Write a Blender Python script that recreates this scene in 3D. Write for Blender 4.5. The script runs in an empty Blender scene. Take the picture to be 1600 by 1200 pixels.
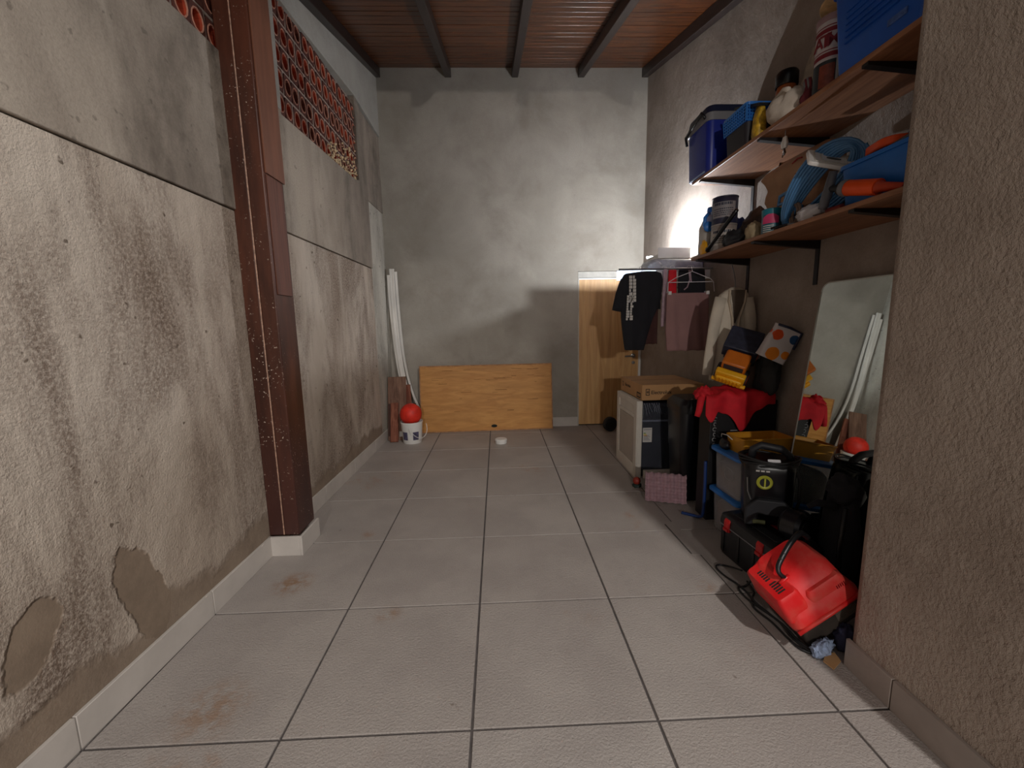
import bpy, bmesh, math, random
from mathutils import Vector, Matrix, Euler, noise
random.seed(7)
PI = math.pi
scn = bpy.context.scene
COL = scn.collection

# ------------------------------------------------------------------ camera
CAM_H = 1.275
F_PX, PITCH, YAW, ROLL = 644.35, 0.144775, 0.032664, 0.019376
fwd = Vector((math.sin(YAW)*math.cos(PITCH), math.cos(YAW)*math.cos(PITCH), -math.sin(PITCH)))
rt = Vector((math.cos(YAW), -math.sin(YAW), 0)); up = rt.cross(fwd)
rt2 = rt*math.cos(ROLL) - up*math.sin(ROLL); up2 = rt*math.sin(ROLL) + up*math.cos(ROLL)
cam = bpy.data.objects.new('camera', bpy.data.cameras.new('camera'))
COL.objects.link(cam)
cam.data.sensor_width = 36; cam.data.lens = F_PX*36/1600; cam.data.clip_start = .02
cam.matrix_world = Matrix(((rt2.x, up2.x, -fwd.x, 0), (rt2.y, up2.y, -fwd.y, 0), (rt2.z, up2.z, -fwd.z, CAM_H), (0, 0, 0, 1)))
scn.camera = cam
# ------------------------------------------------------------------ world, lights, exposure
scn.view_settings.view_transform = 'Standard'; scn.view_settings.look = 'None'
scn.view_settings.gamma = 1; scn.view_settings.use_curve_mapping = False
scn.view_settings.exposure = 0.2
w = bpy.data.worlds.new('world'); scn.world = w; w.use_nodes = True
w.node_tree.nodes['Background'].inputs[0].default_value = (1.0, .97, .94, 1)
w.node_tree.nodes['Background'].inputs[1].default_value = 0.19
def point(name, loc, power, color, radius):
    l = bpy.data.lights.new(name, 'POINT'); l.energy = power; l.color = color; l.shadow_soft_size = radius
    o = bpy.data.objects.new(name, l); COL.objects.link(o); o.location = loc; return o
def spot(name, loc, aim, power, color, radius, cone, blend):
    l = bpy.data.lights.new(name, 'SPOT'); l.energy = power; l.color = color; l.shadow_soft_size = radius; l.spot_size = cone; l.spot_blend = blend
    o = bpy.data.objects.new(name, l); COL.objects.link(o); o.location = loc
    o.rotation_euler = (Vector(aim)-Vector(loc)).to_track_quat('-Z', 'Y').to_euler(); return o
spot('flood_lamp', (1.62, -1.3, 4.0), (-.35, 1.9, 0), 400, (1, .955, .91), .07, math.radians(78), 1.0)
point('porch_lamp', (.12, -4.0, 1.95), 260, (1, .94, .88), .05)
LAMP_POWER = 22500

# ------------------------------------------------------------------ materials
MATS = {}
def srgb(r, g, b):
    f = lambda c: (c/255/12.92) if c/255 <= .04045 else ((c/255+.055)/1.055)**2.4
    return (f(r), f(g), f(b))
class NT:
    def __init__(s, name):
        s.m = bpy.data.materials.new(name); s.m.use_nodes = True
        s.t = s.m.node_tree; s.n = s.t.nodes; s.b = s.n['Principled BSDF']
        s.co = s.n.new('ShaderNodeTexCoord').outputs['Object']
    def L(s, a, b): s.t.links.new(a, b)
    def val(s, v, sock):
        if hasattr(v, 'is_output') or isinstance(v, bpy.types.NodeSocket): s.L(v, sock)
        else: sock.default_value = v
    def map(s, scale=(1, 1, 1), loc=(0, 0, 0), rot=(0, 0, 0)):
        n = s.n.new('ShaderNodeMapping'); s.L(s.co, n.inputs[0])
        n.inputs['Scale'].default_value = scale; n.inputs['Location'].default_value = loc; n.inputs['Rotation'].default_value = rot
        return n.outputs[0]
    def noise(s, sc, det=4, rough=.55, vec=None, dist=0):
        n = s.n.new('ShaderNodeTexNoise'); s.L(vec or s.co, n.inputs['Vector'])
        n.inputs['Scale'].default_value = sc; n.inputs['Detail'].default_value = det
        n.inputs['Roughness'].default_value = rough; n.inputs['Distortion'].default_value = dist
        return n.outputs[0]
    def ramp(s, v, lo, hi, a=0., b=1.):
        n = s.n.new('ShaderNodeMapRange'); s.L(v, n.inputs[0])
        for i, x in enumerate((lo, hi, a, b)): n.inputs[i+1].default_value = x
        n.interpolation_type = 'SMOOTHSTEP'
        return n.outputs[0]
    def math(s, op, a, b=0.):
        n = s.n.new('ShaderNodeMath'); n.operation = op; s.val(a, n.inputs[0]); s.val(b, n.inputs[1]); return n.outputs[0]
    def mix(s, f, a, b):
        n = s.n.new('ShaderNodeMix'); n.data_type = 'RGBA'; s.val(f, n.inputs[0])
        for v, i in ((a, 6), (b, 7)):
            if isinstance(v, tuple): n.inputs[i].default_value = (*v[:3], 1)
            else: s.L(v, n.inputs[i])
        return n.outputs[2]
    def xyz(s):
        n = s.n.new('ShaderNodeSeparateXYZ'); s.L(s.co, n.inputs[0]); return n.outputs
    def bump(s, h, strength=.3, dist=.01):
        n = s.n.new('ShaderNodeBump'); s.L(h, n.inputs['Height'])
        n.inputs['Strength'].default_value = strength; n.inputs['Distance'].default_value = dist
        s.L(n.outputs[0], s.b.inputs['Normal'])
    def done(s, col, rough=.8):
        s.val(col if not isinstance(col, tuple) else (*col[:3], 1), s.b.inputs['Base Color']); s.val(rough, s.b.inputs['Roughness'])
        return s.m
def mat(name, rgb, rough=.6, metal=0, var=.12, sc=8, bump=.0, bsc=60, spec=None, stretch=(1, 1, 1), alpha=None, trans=0, emit=None):
    if name in MATS: return MATS[name]
    c = srgb(*rgb); k = NT(name)
    v = k.noise(sc, 4, .6, vec=k.map(stretch))
    col = k.mix(k.ramp(v, .3, .7), tuple(x*(1-var) for x in c), tuple(min(1, x*(1+var)) for x in c))
    k.done(col, rough); k.b.inputs['Metallic'].default_value = metal
    if bump: k.bump(k.noise(bsc, 3), bump, .004)
    if spec is not None: k.b.inputs['Specular IOR Level'].default_value = spec
    if trans: k.b.inputs['Transmission Weight'].default_value = trans
    if alpha is not None: k.b.inputs['Alpha'].default_value = alpha
    if emit:
        k.b.inputs['Emission Color'].default_value = (*c, 1); k.b.inputs['Emission Strength'].default_value = emit
    MATS[name] = k.m; return k.m

def cement(name, base, dark, light, stain=.6, vert=True, spots=.5, bump=.35, smooth=False):
    k = NT(name)
    big = k.noise(1.3, 5, .6, vec=k.map((1, 1, .45 if vert else 1)), dist=.4)
    mid = k.noise(7, 6, .65)
    fine = k.noise(90, 4, .7)
    col = k.mix(k.ramp(big, .38, .66), base, light)
    st = k.math('MULTIPLY', k.ramp(k.noise(2.1, 6, .62, vec=k.map((1, 1, .3 if vert else 1), (3, 7, 1)), dist=.3), .38, .72), stain)
    st = k.math('MULTIPLY', st, k.ramp(mid, .25, .6, .45, 1.))
    col = k.mix(st, col, dark)
    col = k.mix(k.ramp(fine, .35, .75, 0, .22), col, dark)
    if spots:
        sp = k.math('MULTIPLY', k.ramp(k.noise(24, 2, .5, vec=k.map((1, 1, 1), (5, 2, 9))), .68, .74), spots)
        col = k.mix(sp, col, tuple(x*.45 for x in dark))
    h = k.math('ADD', k.math('MULTIPLY', k.noise(150, 3, .7), .35), k.math('MULTIPLY', k.noise(14, 4, .6), 1.0))
    k.bump(h, bump, .012)
    k.done(col, .88); k.b.inputs['Specular IOR Level'].default_value = .25
    return k, col, st, mid

# left wall, lower plaster: pale limewash with brown damp, two smooth repair patches, a damp band along the foot
def left_lower():
    k = NT('limewash_damp')
    x, y, z = k.xyz()
    base, light, dark = srgb(180, 165, 150), srgb(204, 191, 177), srgb(112, 94, 81)
    big = k.noise(1.2, 5, .6, vec=k.map((1, 1, .5)), dist=.3)
    mid = k.noise(6, 6, .7); grain = k.noise(70, 4, .75)
    col = k.mix(k.ramp(big, .35, .65), base, light)
    st = k.ramp(k.noise(1.75, 7, .68, vec=k.map((1, 1.25, .42), (0, 2.3, .4)), dist=.4), .38, .64)
    st = k.math('MULTIPLY', st, k.ramp(grain, .34, .60, .30, .95))
    col = k.mix(st, col, dark)
    # vertical run marks
    run = k.ramp(k.noise(5.5, 4, .6, vec=k.map((1, 1, .10), (0, 1, 2))), .52, .72, 0, .5)
    col = k.mix(k.math('MULTIPLY', run, k.ramp(grain, .25, .6)), col, srgb(128, 112, 100))
    # pitted spots
    sp = k.ramp(k.noise(17, 2, .5, vec=k.map((1, 1, 1), (5, 4, 9))), .70, .74, 0, .8)
    col = k.mix(sp, col, srgb(92, 78, 66))
    # smooth mortar repairs of their own shape
    wob = k.math('MULTIPLY', k.math('SUBTRACT', k.noise(7, 4, .6), .5), 2.2)
    def blob(cy, cz, ry, rz, lean):
        dz = k.math('SUBTRACT', z, cz)
        dy = k.math('SUBTRACT', k.math('SUBTRACT', y, cy), k.math('MULTIPLY', dz, lean))
        a = k.math('POWER', k.math('ABSOLUTE', k.math('DIVIDE', dy, ry)), 2.); b = k.math('POWER', k.math('ABSOLUTE', k.math('DIVIDE', dz, rz)), 2.)
        return k.ramp(k.math('ADD', k.math('ADD', a, b), wob), .85, 1.1, 1., 0.)
    pm = k.math('MAXIMUM', blob(1.445, .31, .085, .22, -.22), blob(1.085, .40, .075, .11, .35))
    wav = k.math('ADD', z, k.math('MULTIPLY', k.math('SUBTRACT', k.noise(3.5, 4, .6), .5), .30))
    foot = k.ramp(wav, .19, .25, .9, 0.)
    pm2 = k.math('MAXIMUM', pm, foot)
    col = k.mix(pm2, col, k.mix(k.ramp(mid, .3, .7), srgb(128, 112, 97), srgb(146, 129, 112)))
    h = k.math('ADD', k.math('MULTIPLY', k.noise(120, 3, .7), .6), k.noise(16, 4, .6))
    h = k.math('MULTIPLY', h, k.math('SUBTRACT', 1., k.math('MULTIPLY', pm2, .85)))
    k.bump(h, .75, .014); k.b.inputs['Specular IOR Level'].default_value = .2
    return k.done(col, .9)
M_LOWER = left_lower()
k, c, st, mid = cement('cement_mouldy', srgb(148, 136, 124), srgb(74, 65, 58), srgb(180, 168, 154), .95, True, .35, .45); M_UPPER = k.done(c, .9)
k, c, st, mid = cement('cement_pale_strip', srgb(190, 184, 172), srgb(96, 90, 82), srgb(208, 203, 192), .7, True, .7, .3); M_STRIP = k.done(c, .9)
k, c, st, mid = cement('cement_smooth_band', srgb(158, 154, 146), srgb(120, 116, 110), srgb(170, 167, 160), .4, False, 0, .12); M_BAND = k.done(c, .85)
k, c, st, mid = cement('cement_back', srgb(156, 150, 140), srgb(128, 120, 110), srgb(172, 166, 156), .55, False, .12, .25); M_BACK = k.done(c, .85)
k, c, st, mid = cement('cement_right', srgb(150, 138, 128), srgb(112, 101, 92), srgb(168, 156, 146), .5, False, .05, .40); M_RIGHT = k.done(c, .85)
def pier_mat():
    k, c, st, mid = cement('cement_pier', srgb(178, 162, 149), srgb(140, 124, 112), srgb(192, 177, 164), .6, False, .0, .5)
    h = k.math('ADD', k.math('MULTIPLY', k.noise(85, 4, .7, vec=k.map((1, 1, .8))), .75), k.math('MULTIPLY', k.noise(9, 5, .62, dist=.3), 1.3))
    k.bump(h, 1.0, .018)
    return k.done(c, .8)
M_PIER = pier_mat()
def tile_mat():
    k = NT('floor_tile'); 
    info = k.n.new('ShaderNodeObjectInfo')
    geo = k.n.new('ShaderNodeNewGeometry'); k.co = geo.outputs['Position']
    r = info.outputs['Random']
    base = k.mix(k.ramp(k.noise(2.2, 5, .6), .35, .65), srgb(164, 156, 151), srgb(178, 170, 164))
    base = k.mix(k.math('MULTIPLY', r, .35), base, srgb(156, 146, 140))
    speck = k.ramp(k.noise(240, 3, .7), .45, .70, 0, .30)
    base = k.mix(speck, base, srgb(122, 113, 106))
    rust = k.math('MULTIPLY', k.ramp(k.noise(1.6, 4, .6, vec=k.map((1, 1, 1), (8.3, 3.1, 0))), .60, .74), k.ramp(k.noise(11, 4, .7), .42, .68))
    base = k.mix(k.math('MULTIPLY', rust, .75), base, srgb(158, 122, 92))
    px, py, pz = k.xyz()
    for cx, cy, r0, am in ((-1.06, 1.95, .10, .9), (-.52, 1.70, .06, .6), (-1.0, 1.26, .13, .6), (.98, 1.80, .05, .5), (-.83, 2.43, .05, .5)):
        d = k.math('SQRT', k.math('ADD', k.math('POWER', k.math('SUBTRACT', px, cx), 2.), k.math('POWER', k.math('SUBTRACT', py, cy), 2.)))
        msk = k.math('MULTIPLY', k.ramp(d, r0*.2, r0*1.3, am, 0.), k.ramp(k.noise(16, 4, .7), .38, .62))
        base = k.mix(msk, base, srgb(148, 112, 80))
    dirt = k.ramp(k.noise(15, 3, .5, vec=k.map((1, 1, 1), (2, 4, 1))), .72, .78, 0, .75)
    base = k.mix(dirt, base, srgb(108, 94, 84))
    k.bump(k.noise(115, 4, .65), .8, .007)
    k.b.inputs['Specular IOR Level'].default_value = .4
    return k.done(base, .48)
M_TILE = tile_mat()
M_GROUT = mat('grout', (84, 78, 76), .95, var=.2, sc=20)
M_SKIRT = mat('skirting_tile', (196, 189, 182), .5, var=.06, sc=6, bump=.1, bsc=90)
M_SKIRT_D = mat('skirting_tile_grey', (158, 146, 138), .5, var=.08, sc=6, bump=.1, bsc=90)
def wood_mat(name, a, b, scale=6, stretch=(1, 12, 12), rough=.45, coat=0, knots=False, bump=.1):
    if name in MATS: return MATS[name]
    k = NT(name)
    info = k.n.new('ShaderNodeObjectInfo')
    add = k.n.new('ShaderNodeVectorMath'); add.operation = 'ADD'
    cmb = k.n.new('ShaderNodeCombineXYZ'); k.L(k.math('MULTIPLY', info.outputs['Random'], 37.), cmb.inputs[0]); k.L(k.math('MULTIPLY', info.outputs['Random'], 11.), cmb.inputs[1])
    k.L(k.map(stretch), add.inputs[0]); k.L(cmb.outputs[0], add.inputs[1])
    g = k.noise(scale, 6, .65, vec=add.outputs[0], dist=1.2)
    g2 = k.noise(scale*.35, 3, .5, vec=add.outputs[0], dist=2.)
    col = k.mix(k.ramp(g, .3, .7), a, b)
    col = k.mix(k.ramp(g2, .4, .7, 0, .45), col, tuple(x*.75 for x in a))
    col = k.mix(k.math('MULTIPLY', info.outputs['Random'], .25), col, tuple(x*.7 for x in a))
    k.bump(g, bump, .004)
    k.b.inputs['Coat Weight'].default_value = coat; k.b.inputs['Coat Roughness'].default_value = .25
    MATS[name] = k.done(col, rough); return k.m
M_CEIL = wood_mat('varnished_plank', srgb(44, 21, 8), srgb(112, 60, 24), 3, (1.2, 14, 14), .36, .14)
M_BEAM = wood_mat('dark_beam', srgb(24, 15, 14), srgb(44, 27, 24), 3, (14, 1, 14), .45, .2)
M_SHELF = wood_mat('shelf_laminate', srgb(132, 84, 54), srgb(172, 120, 84), 2.5, (10, 1, 10), .45, .0, bump=.04)
M_DOOR = wood_mat('pine_door', srgb(190, 142, 86), srgb(222, 180, 124), 1.6, (7, 7, .55), .5, bump=.05)
M_PLY = wood_mat('ochre_panel', srgb(190, 130, 62), srgb(216, 158, 84), 3, (1, 6, 6), .55, bump=.06)
M_OLDWOOD = wood_mat('old_board', srgb(96, 66, 52), srgb(150, 116, 96), 3, (9, 9, 1), .8, bump=.2)
M_OLDWOOD2 = wood_mat('old_board_red', srgb(110, 56, 38), srgb(158, 100, 76), 3, (9, 9, 1), .8, bump=.2)
M_PLAST_W = mat('white_plastic', (226, 224, 220), .4, var=.04)
M_TRIM_W = mat('white_trim', (222, 218, 212), .45, var=.10, sc=4, stretch=(1, 1, .6))
M_BLACK = mat('black_plastic', (20, 20, 23), .4, var=.15)
M_BLACK2 = mat('black_satin', (13, 13, 17), .28, var=.1)
M_CHAR = mat('charcoal_rubber', (32, 33, 38), .55, var=.15, bump=.1, bsc=200)
M_BRACK = mat('black_bracket', (26, 22, 24), .5, var=.1)
M_RED = mat('red_plastic', (205, 24, 28), .38, var=.08, sc=3)
def dusty_red():
    k = NT('dusty_red_shell'); g = k.n.new('ShaderNodeNewGeometry')
    sep = k.n.new('ShaderNodeSeparateXYZ'); k.L(g.outputs['True Normal'], sep.inputs[0])
    d = k.math('MULTIPLY', k.ramp(k.noise(5, 5, .65), .35, .7), .42)
    c = k.mix(d, srgb(212, 22, 26), srgb(190, 128, 108))
    k.bump(k.noise(90, 3), .06, .004)
    return k.done(c, k.ramp(k.noise(9, 3), .3, .7, .35, .65))
M_REDDUST = dusty_red()
M_BLUE = mat('blue_plastic', (20, 84, 176), .38, var=.08)
M_BLUE_D = mat('blue_cooler', (20, 40, 140), .38, var=.08)
M_BLUE_L = mat('blue_lid', (44, 116, 196), .4, var=.08)
M_NAVY = mat('navy', (22, 30, 58), .45, var=.1)
M_GREY = mat('grey_plastic', (120, 120, 124), .5, var=.08)
M_STEEL = mat('steel', (150, 150, 150), .35, metal=.9, var=.1)
M_ORANGE = mat('orange', (240, 84, 22), .45, var=.08)
M_YELLOW = mat('yellow', (240, 176, 28), .42, var=.06)
M_YELLOW_D = mat('mustard', (196, 136, 30), .5, var=.08)
M_CARD = mat('cardboard', (186, 142, 96), .8, var=.07, sc=5, bump=.06, bsc=60)
M_KRAFT = mat('kraft_paper', (176, 138, 108), .8, var=.12, sc=10, bump=.2, bsc=30)
M_CREAM = mat('cream_cloth', (206, 196, 180), .9, var=.06, bump=.2, bsc=300)
M_MAUVE = mat('mauve_cloth', (150, 114, 112), .92, var=.06, bump=.2, bsc=300)
M_BLKCLOTH = mat('black_cloth', (26, 26, 32), .92, var=.15, bump=.2, bsc=300)
M_BROWNCLOTH = mat('brown_cloth', (74, 44, 40), .92, var=.12, bump=.2, bsc=300)
M_REDCLOTH = mat('red_cloth', (205, 22, 38), .8, var=.12, sc=12, bump=.15, bsc=200)
M_LILAC = mat('lilac_cloth', (176, 150, 160), .9, var=.15, sc=20)
M_EGG = mat('lilac_pulp', (170, 138, 146), .9, var=.1, sc=30, bump=.3, bsc=120)
M_CANVAS = mat('canvas_sack', (206, 194, 180), .85, var=.08, bump=.2, bsc=120)
M_WHITECLOTH = mat('white_cloth', (210, 208, 212), .85, var=.08)
M_STRIPE = mat('blue_grey_cloth', (150, 166, 196), .85, var=.35, sc=22, stretch=(6, 1, 1))
M_HOSE = mat('blue_hose', (78, 128, 176), .4, var=.12)
M_CORD = mat('black_cord', (24, 24, 26), .5, var=.1)
M_PRINT_W = mat('print_white', (206, 202, 196), .7, var=.03)
M_PRINT_K = mat('print_black', (34, 28, 26), .7, var=.03)
M_PRINT_R = mat('print_maroon', (130, 32, 44), .6, var=.05)
M_STEELCOL = None
M_CLEAR = mat('clear_plastic', (196, 196, 200), .22, var=.03, alpha=.34)
M_WRAP = mat('plastic_wrap', (200, 202, 210), .12, var=.1, sc=14, alpha=.45, bump=.5, bsc=40)
M_MIRROR = mat('mirror_glass', (226, 232, 228), .015, metal=1, var=.01)

# ------------------------------------------------------------------ mesh builder
class MB:
    def __init__(s): s.v = []; s.f = []; s.mi = []; s.m = 0
    def add(s, vs, fs):
        o = len(s.v); s.v += [tuple(p) for p in vs]
        for f in fs: s.f.append([i+o for i in f]); s.mi.append(s.m)
        return s
    def box(s, x0, x1, y0, y1, z0, z1, M=None):
        vs = [Vector((x, y, z)) for z in (z0, z1) for y in (y0, y1) for x in (x0, x1)]
        if M: vs = [M @ p for p in vs]
        return s.add(vs, [(0, 2, 3, 1), (4, 5, 7, 6), (0, 1, 5, 4), (2, 6, 7, 3), (0, 4, 6, 2), (1, 3, 7, 5)])
    def loft(s, rings, cap=True, closed=True):
        n = len(rings[0]); vs = [p for r in rings for p in r]; fs = []
        for i in range(len(rings)-1):
            for j in range(n if closed else n-1):
                a = i*n+j; b = i*n+(j+1) % n
                fs.append((a, b, b+n, a+n))
        if cap: fs.append(tuple(range(n-1, -1, -1))); fs.append(tuple(range((len(rings)-1)*n, len(rings)*n)))
        return s.add(vs, fs)
    def lathe(s, prof, n=24, c=(0, 0, 0), sx=1, sy=1, M=None, cap=True):
        rings = []
        for r, z in prof:
            ring = [Vector((c[0]+r*sx*math.cos(2*PI*k/n), c[1]+r*sy*math.sin(2*PI*k/n), c[2]+z)) for k in range(n)]
            rings.append([M @ p for p in ring] if M else ring)
        return s.loft(rings, cap)
    def tube(s, pts, r, n=8, cap=True):
        pts = [Vector(p) for p in pts]; rings = []; prev = None
        for i, p in enumerate(pts):
            d = (pts[min(i+1, len(pts)-1)]-pts[max(i-1, 0)]).normalized()
            if prev is None:
                a = Vector((0, 0, 1)) if abs(d.z) < .9 else Vector((1, 0, 0)); u = d.cross(a).normalized()
            else:
                u = (prev - d*prev.dot(d)).normalized()
            prev = u; v = d.cross(u); rr = r(i/(len(pts)-1)) if callable(r) else r
            rings.append([p+u*rr*math.cos(2*PI*k/n)+v*rr*math.sin(2*PI*k/n) for k in range(n)])
        return s.loft(rings, cap)
    def prism(s, poly, x0, x1, axis='x'):
        n = len(poly); mk = {'x': lambda t, a, b: (t, a, b), 'y': lambda t, a, b: (a, t, b), 'z': lambda t, a, b: (a, b, t)}[axis]
        vs = [mk(x0, a, b) for a, b in poly]+[mk(x1, a, b) for a, b in poly]
        fs = [tuple(range(n)), tuple(range(2*n-1, n-1, -1))]+[(i, i+n, (i+1) % n+n, (i+1) % n) for i in range(n)]
        return s.add(vs, fs)
    def sphere(s, c, r, n=16, m=10, sx=1, sy=1, sz=1):
        return s.lathe([(r*math.sin(PI*i/m) if 0 < i < m else .0005*r, -r*sz*math.cos(PI*i/m)) for i in range(m+1)], n, c, sx, sy)
    def mesh(s, name, mats):
        me = bpy.data.meshes.new(name); me.from_pydata(s.v, [], s.f); me.update()
        for m in (mats if isinstance(mats, (list, tuple)) else [mats]): me.materials.append(m)
        me.polygons.foreach_set('material_index', s.mi)
        bm = bmesh.new(); bm.from_mesh(me); bmesh.ops.recalc_face_normals(bm, faces=bm.faces); bm.to_mesh(me); bm.free()
        return me
    def build(s, name, mats, parent=None, loc=(0, 0, 0), rot=(0, 0, 0), smooth=False, bevel=0, seg=2, solid=0, sub=0, auto=None):
        return link(name, s.mesh(name, mats), parent, loc, rot, smooth, bevel, seg, solid, sub)
def link(name, me, parent=None, loc=(0, 0, 0), rot=(0, 0, 0), smooth=False, bevel=0, seg=2, solid=0, sub=0):
    o = bpy.data.objects.new(name, me); COL.objects.link(o)
    o.parent = parent; o.location = loc; o.rotation_euler = rot
    if solid: m = o.modifiers.new('solid', 'SOLIDIFY'); m.thickness = solid; m.offset = 0
    if bevel: m = o.modifiers.new('bevel', 'BEVEL'); m.width = bevel; m.segments = seg; m.limit_method = 'ANGLE'; m.angle_limit = .6
    if sub: m = o.modifiers.new('sub', 'SUBSURF'); m.levels = sub; m.render_levels = sub
    if smooth or bevel:
        me.polygons.foreach_set('use_smooth', [True]*len(me.polygons))
        if bevel or smooth == 'auto':
            try: me.set_sharp_from_angle(angle=.7)
            except Exception: pass
    return o
def tag(o, label, cat, group=None):
    o['label'] = label; o['category'] = cat
    if group: o['group'] = group
    return o
def thing(name, label, cat, loc=(0, 0, 0), rot=(0, 0, 0), group=None):
    o = bpy.data.objects.new(name, None); COL.objects.link(o); o.location = loc; o.rotation_euler = rot; o.empty_display_size = .05
    return tag(o, label, cat, group)
def struct(o): o['kind'] = 'structure'; return o
def B(*a, **k): return MB().box(*a, **k)
def text(body, size, m, parent, loc, rot, name='lettering', depth=.0006, bold=0.):
    cu = bpy.data.curves.new('t', 'FONT'); cu.body = body; cu.size = size; cu.extrude = depth; cu.align_x = 'CENTER'; cu.align_y = 'CENTER'; cu.offset = bold
    o = bpy.data.objects.new('t', cu); COL.objects.link(o)
    me = o.to_mesh().copy(); o.to_mesh_clear(); bpy.data.objects.remove(o)
    me.materials.clear(); me.materials.append(m); me.name = name
    return link(name, me, parent, loc, rot)
def rrect(w, d, r, n=5, c=(0, 0)):
    pts = []
    for cx, cy, a0 in ((w/2-r, d/2-r, 0), (-w/2+r, d/2-r, PI/2), (-w/2+r, -d/2+r, PI), (w/2-r, -d/2+r, 1.5*PI)):
        for i in range(n+1):
            a = a0+PI/2*i/n; pts.append((c[0]+cx+r*math.cos(a), c[1]+cy+r*math.sin(a)))
    return pts
def rbox(levels, n=5):
    """rounded-rectangle loft; levels = (w, d, r, z[, cx, cy])"""
    m = MB(); m.loft([[Vector((x, y, l[3])) for x, y in rrect(l[0], l[1], l[2], n, l[4:6] if len(l) > 4 else (0, 0))] for l in levels]); return m
def blob(size, seed, amp=.25, freq=2.2, fold=0., flat=-.75, n=28, m=18):
    b = MB(); rings = []
    for i in range(m+1):
        th = PI*i/m; ring = []
        for j in range(n):
            ph = 2*PI*j/n
            d = Vector((math.sin(th)*math.cos(ph), math.sin(th)*math.sin(ph), -math.cos(th)))
            q = d*freq+Vector((seed*3.7, seed*1.3, seed*2.1))
            r = 1+amp*noise.noise(q)+amp*.5*noise.noise(q*2.3)
            if fold: r += fold*abs(noise.noise(q*1.6+Vector((4, 1, 7))))-fold*.3
            p = d*r
            if p.z < flat: p.z = flat
            ring.append(Vector((p.x*size[0], p.y*size[1], (p.z-flat)*size[2])))
        rings.append(ring)
    rings[0] = [sum(rings[0], Vector())/n+Vector((.001*math.cos(2*PI*j/n), .001*math.sin(2*PI*j/n), 0)) for j in range(n)]
    rings[-1] = [sum(rings[-1], Vector())/n+Vector((.001*math.cos(2*PI*j/n), .001*math.sin(2*PI*j/n), 0)) for j in range(n)]
    return b.loft(rings)
def garment(rows, n=36, amp=.006, seed=0, cap=True):
    """rows: (z, x0, x1, half depth, yc) ; flattened tube with folds that deepen downward"""
    rings = []
    for i, (z, x0, x1, hd, yc) in enumerate(rows):
        cx, hw = (x0+x1)/2, (x1-x0)/2; t = i/(len(rows)-1); ring = []
        for j in range(n):
            a = 2*PI*j/n; c, s_ = math.cos(a), math.sin(a)
            x = cx+hw*(abs(c)**.75)*(1 if c > 0 else -1)
            f = amp*(.25+t)*math.sin(7.3*(x*9+seed)+1.2*math.sin(z*6+seed))+amp*.8*noise.noise(Vector((x*16+seed, s_*2, z*7)))
            y = yc+hd*(abs(s_)**.6)*(1 if s_ > 0 else -1)+f
            ring.append(Vector((x, y, z+amp*.7*math.sin(j*1.7+seed)*(1 if i == len(rows)-1 else 0))))
        rings.append(ring)
    return MB().loft(rings, cap)
def spline(P, n=8):
    P = [Vector(p) for p in P]; out = []
    for a in range(len(P)-1):
        Q = [P[max(0, a-1)], P[a], P[a+1], P[min(len(P)-1, a+2)]]
        for i in range(n):
            f = i/n; out.append(.5*((2*Q[1])+(Q[2]-Q[0])*f+(2*Q[0]-5*Q[1]+4*Q[2]-Q[3])*f*f+(3*Q[1]-Q[0]-3*Q[2]+Q[3])*f**3))
    return out+[P[-1]]
def lerp_rows(keys, n):
    out = []
    for i in range(n+1):
        t = i/n*(len(keys)-1); a = min(int(t), len(keys)-2); f = t-a
        out.append(tuple(keys[a][q]*(1-f)+keys[a+1][q]*f for q in range(5)))
    return out

# ================================================================== SETTING
YB, XR, XL = 5.0, 1.753, -1.34
SKEW = .012
def ceil_z(y): return 4.07+.28*(y-YB)
# ---- floor
floor = struct(B(-1.6, 2.6, -3.0, 5.1, -.12, -.006).build('floor', M_GROUT))
full = {}
GX0, GY0, TS, J = -.7116, 1.1439, .6, .0042
def tile_mesh(w_, d_):
    key = (round(w_, 3), round(d_, 3))
    if key not in full:
        m = MB(); c = .0015; h = .006
        m.loft([[Vector((x, y, z)) for x, y in ((-w_/2+i, -d_/2+i), (w_/2-i, -d_/2+i), (w_/2-i, d_/2-i), (-w_/2+i, d_/2-i))] for z, i in ((-h, 0), (-.002, 0), (0, c))])
        full[key] = m.mesh('tile', M_TILE)
    return full[key]
for i in range(-2, 6):
    for j in range(-6, 8):
        x0, x1 = GX0+i*TS+J, GX0+(i+1)*TS-J; y0, y1 = GY0+j*TS+J, GY0+(j+1)*TS-J
        x0, x1, y0, y1 = max(x0, -1.36), min(x1, 2.4), max(y0, -2.4), min(y1, 5.02)
        if i == 4 and y1 > .95: x1 = min(x1, 1.76)
        if x1-x0 < .02 or y1-y0 < .02: continue
        link('tile', tile_mesh(x1-x0, y1-y0), floor, ((x0+x1)/2, (y0+y1)/2, 0))
# thin lighter filler strip let into the floor beside the tool box
fs = B(-.03, .03, -.19, .19, .0, .0015).build('tile', M_TILE, floor, (1.07, 2.26, 0))
fs = B(-.004, .004, -.17, .17, .0, .002).build('joint', M_GROUT, floor, (1.036, 2.25, 0), (0, 0, .03))

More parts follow.
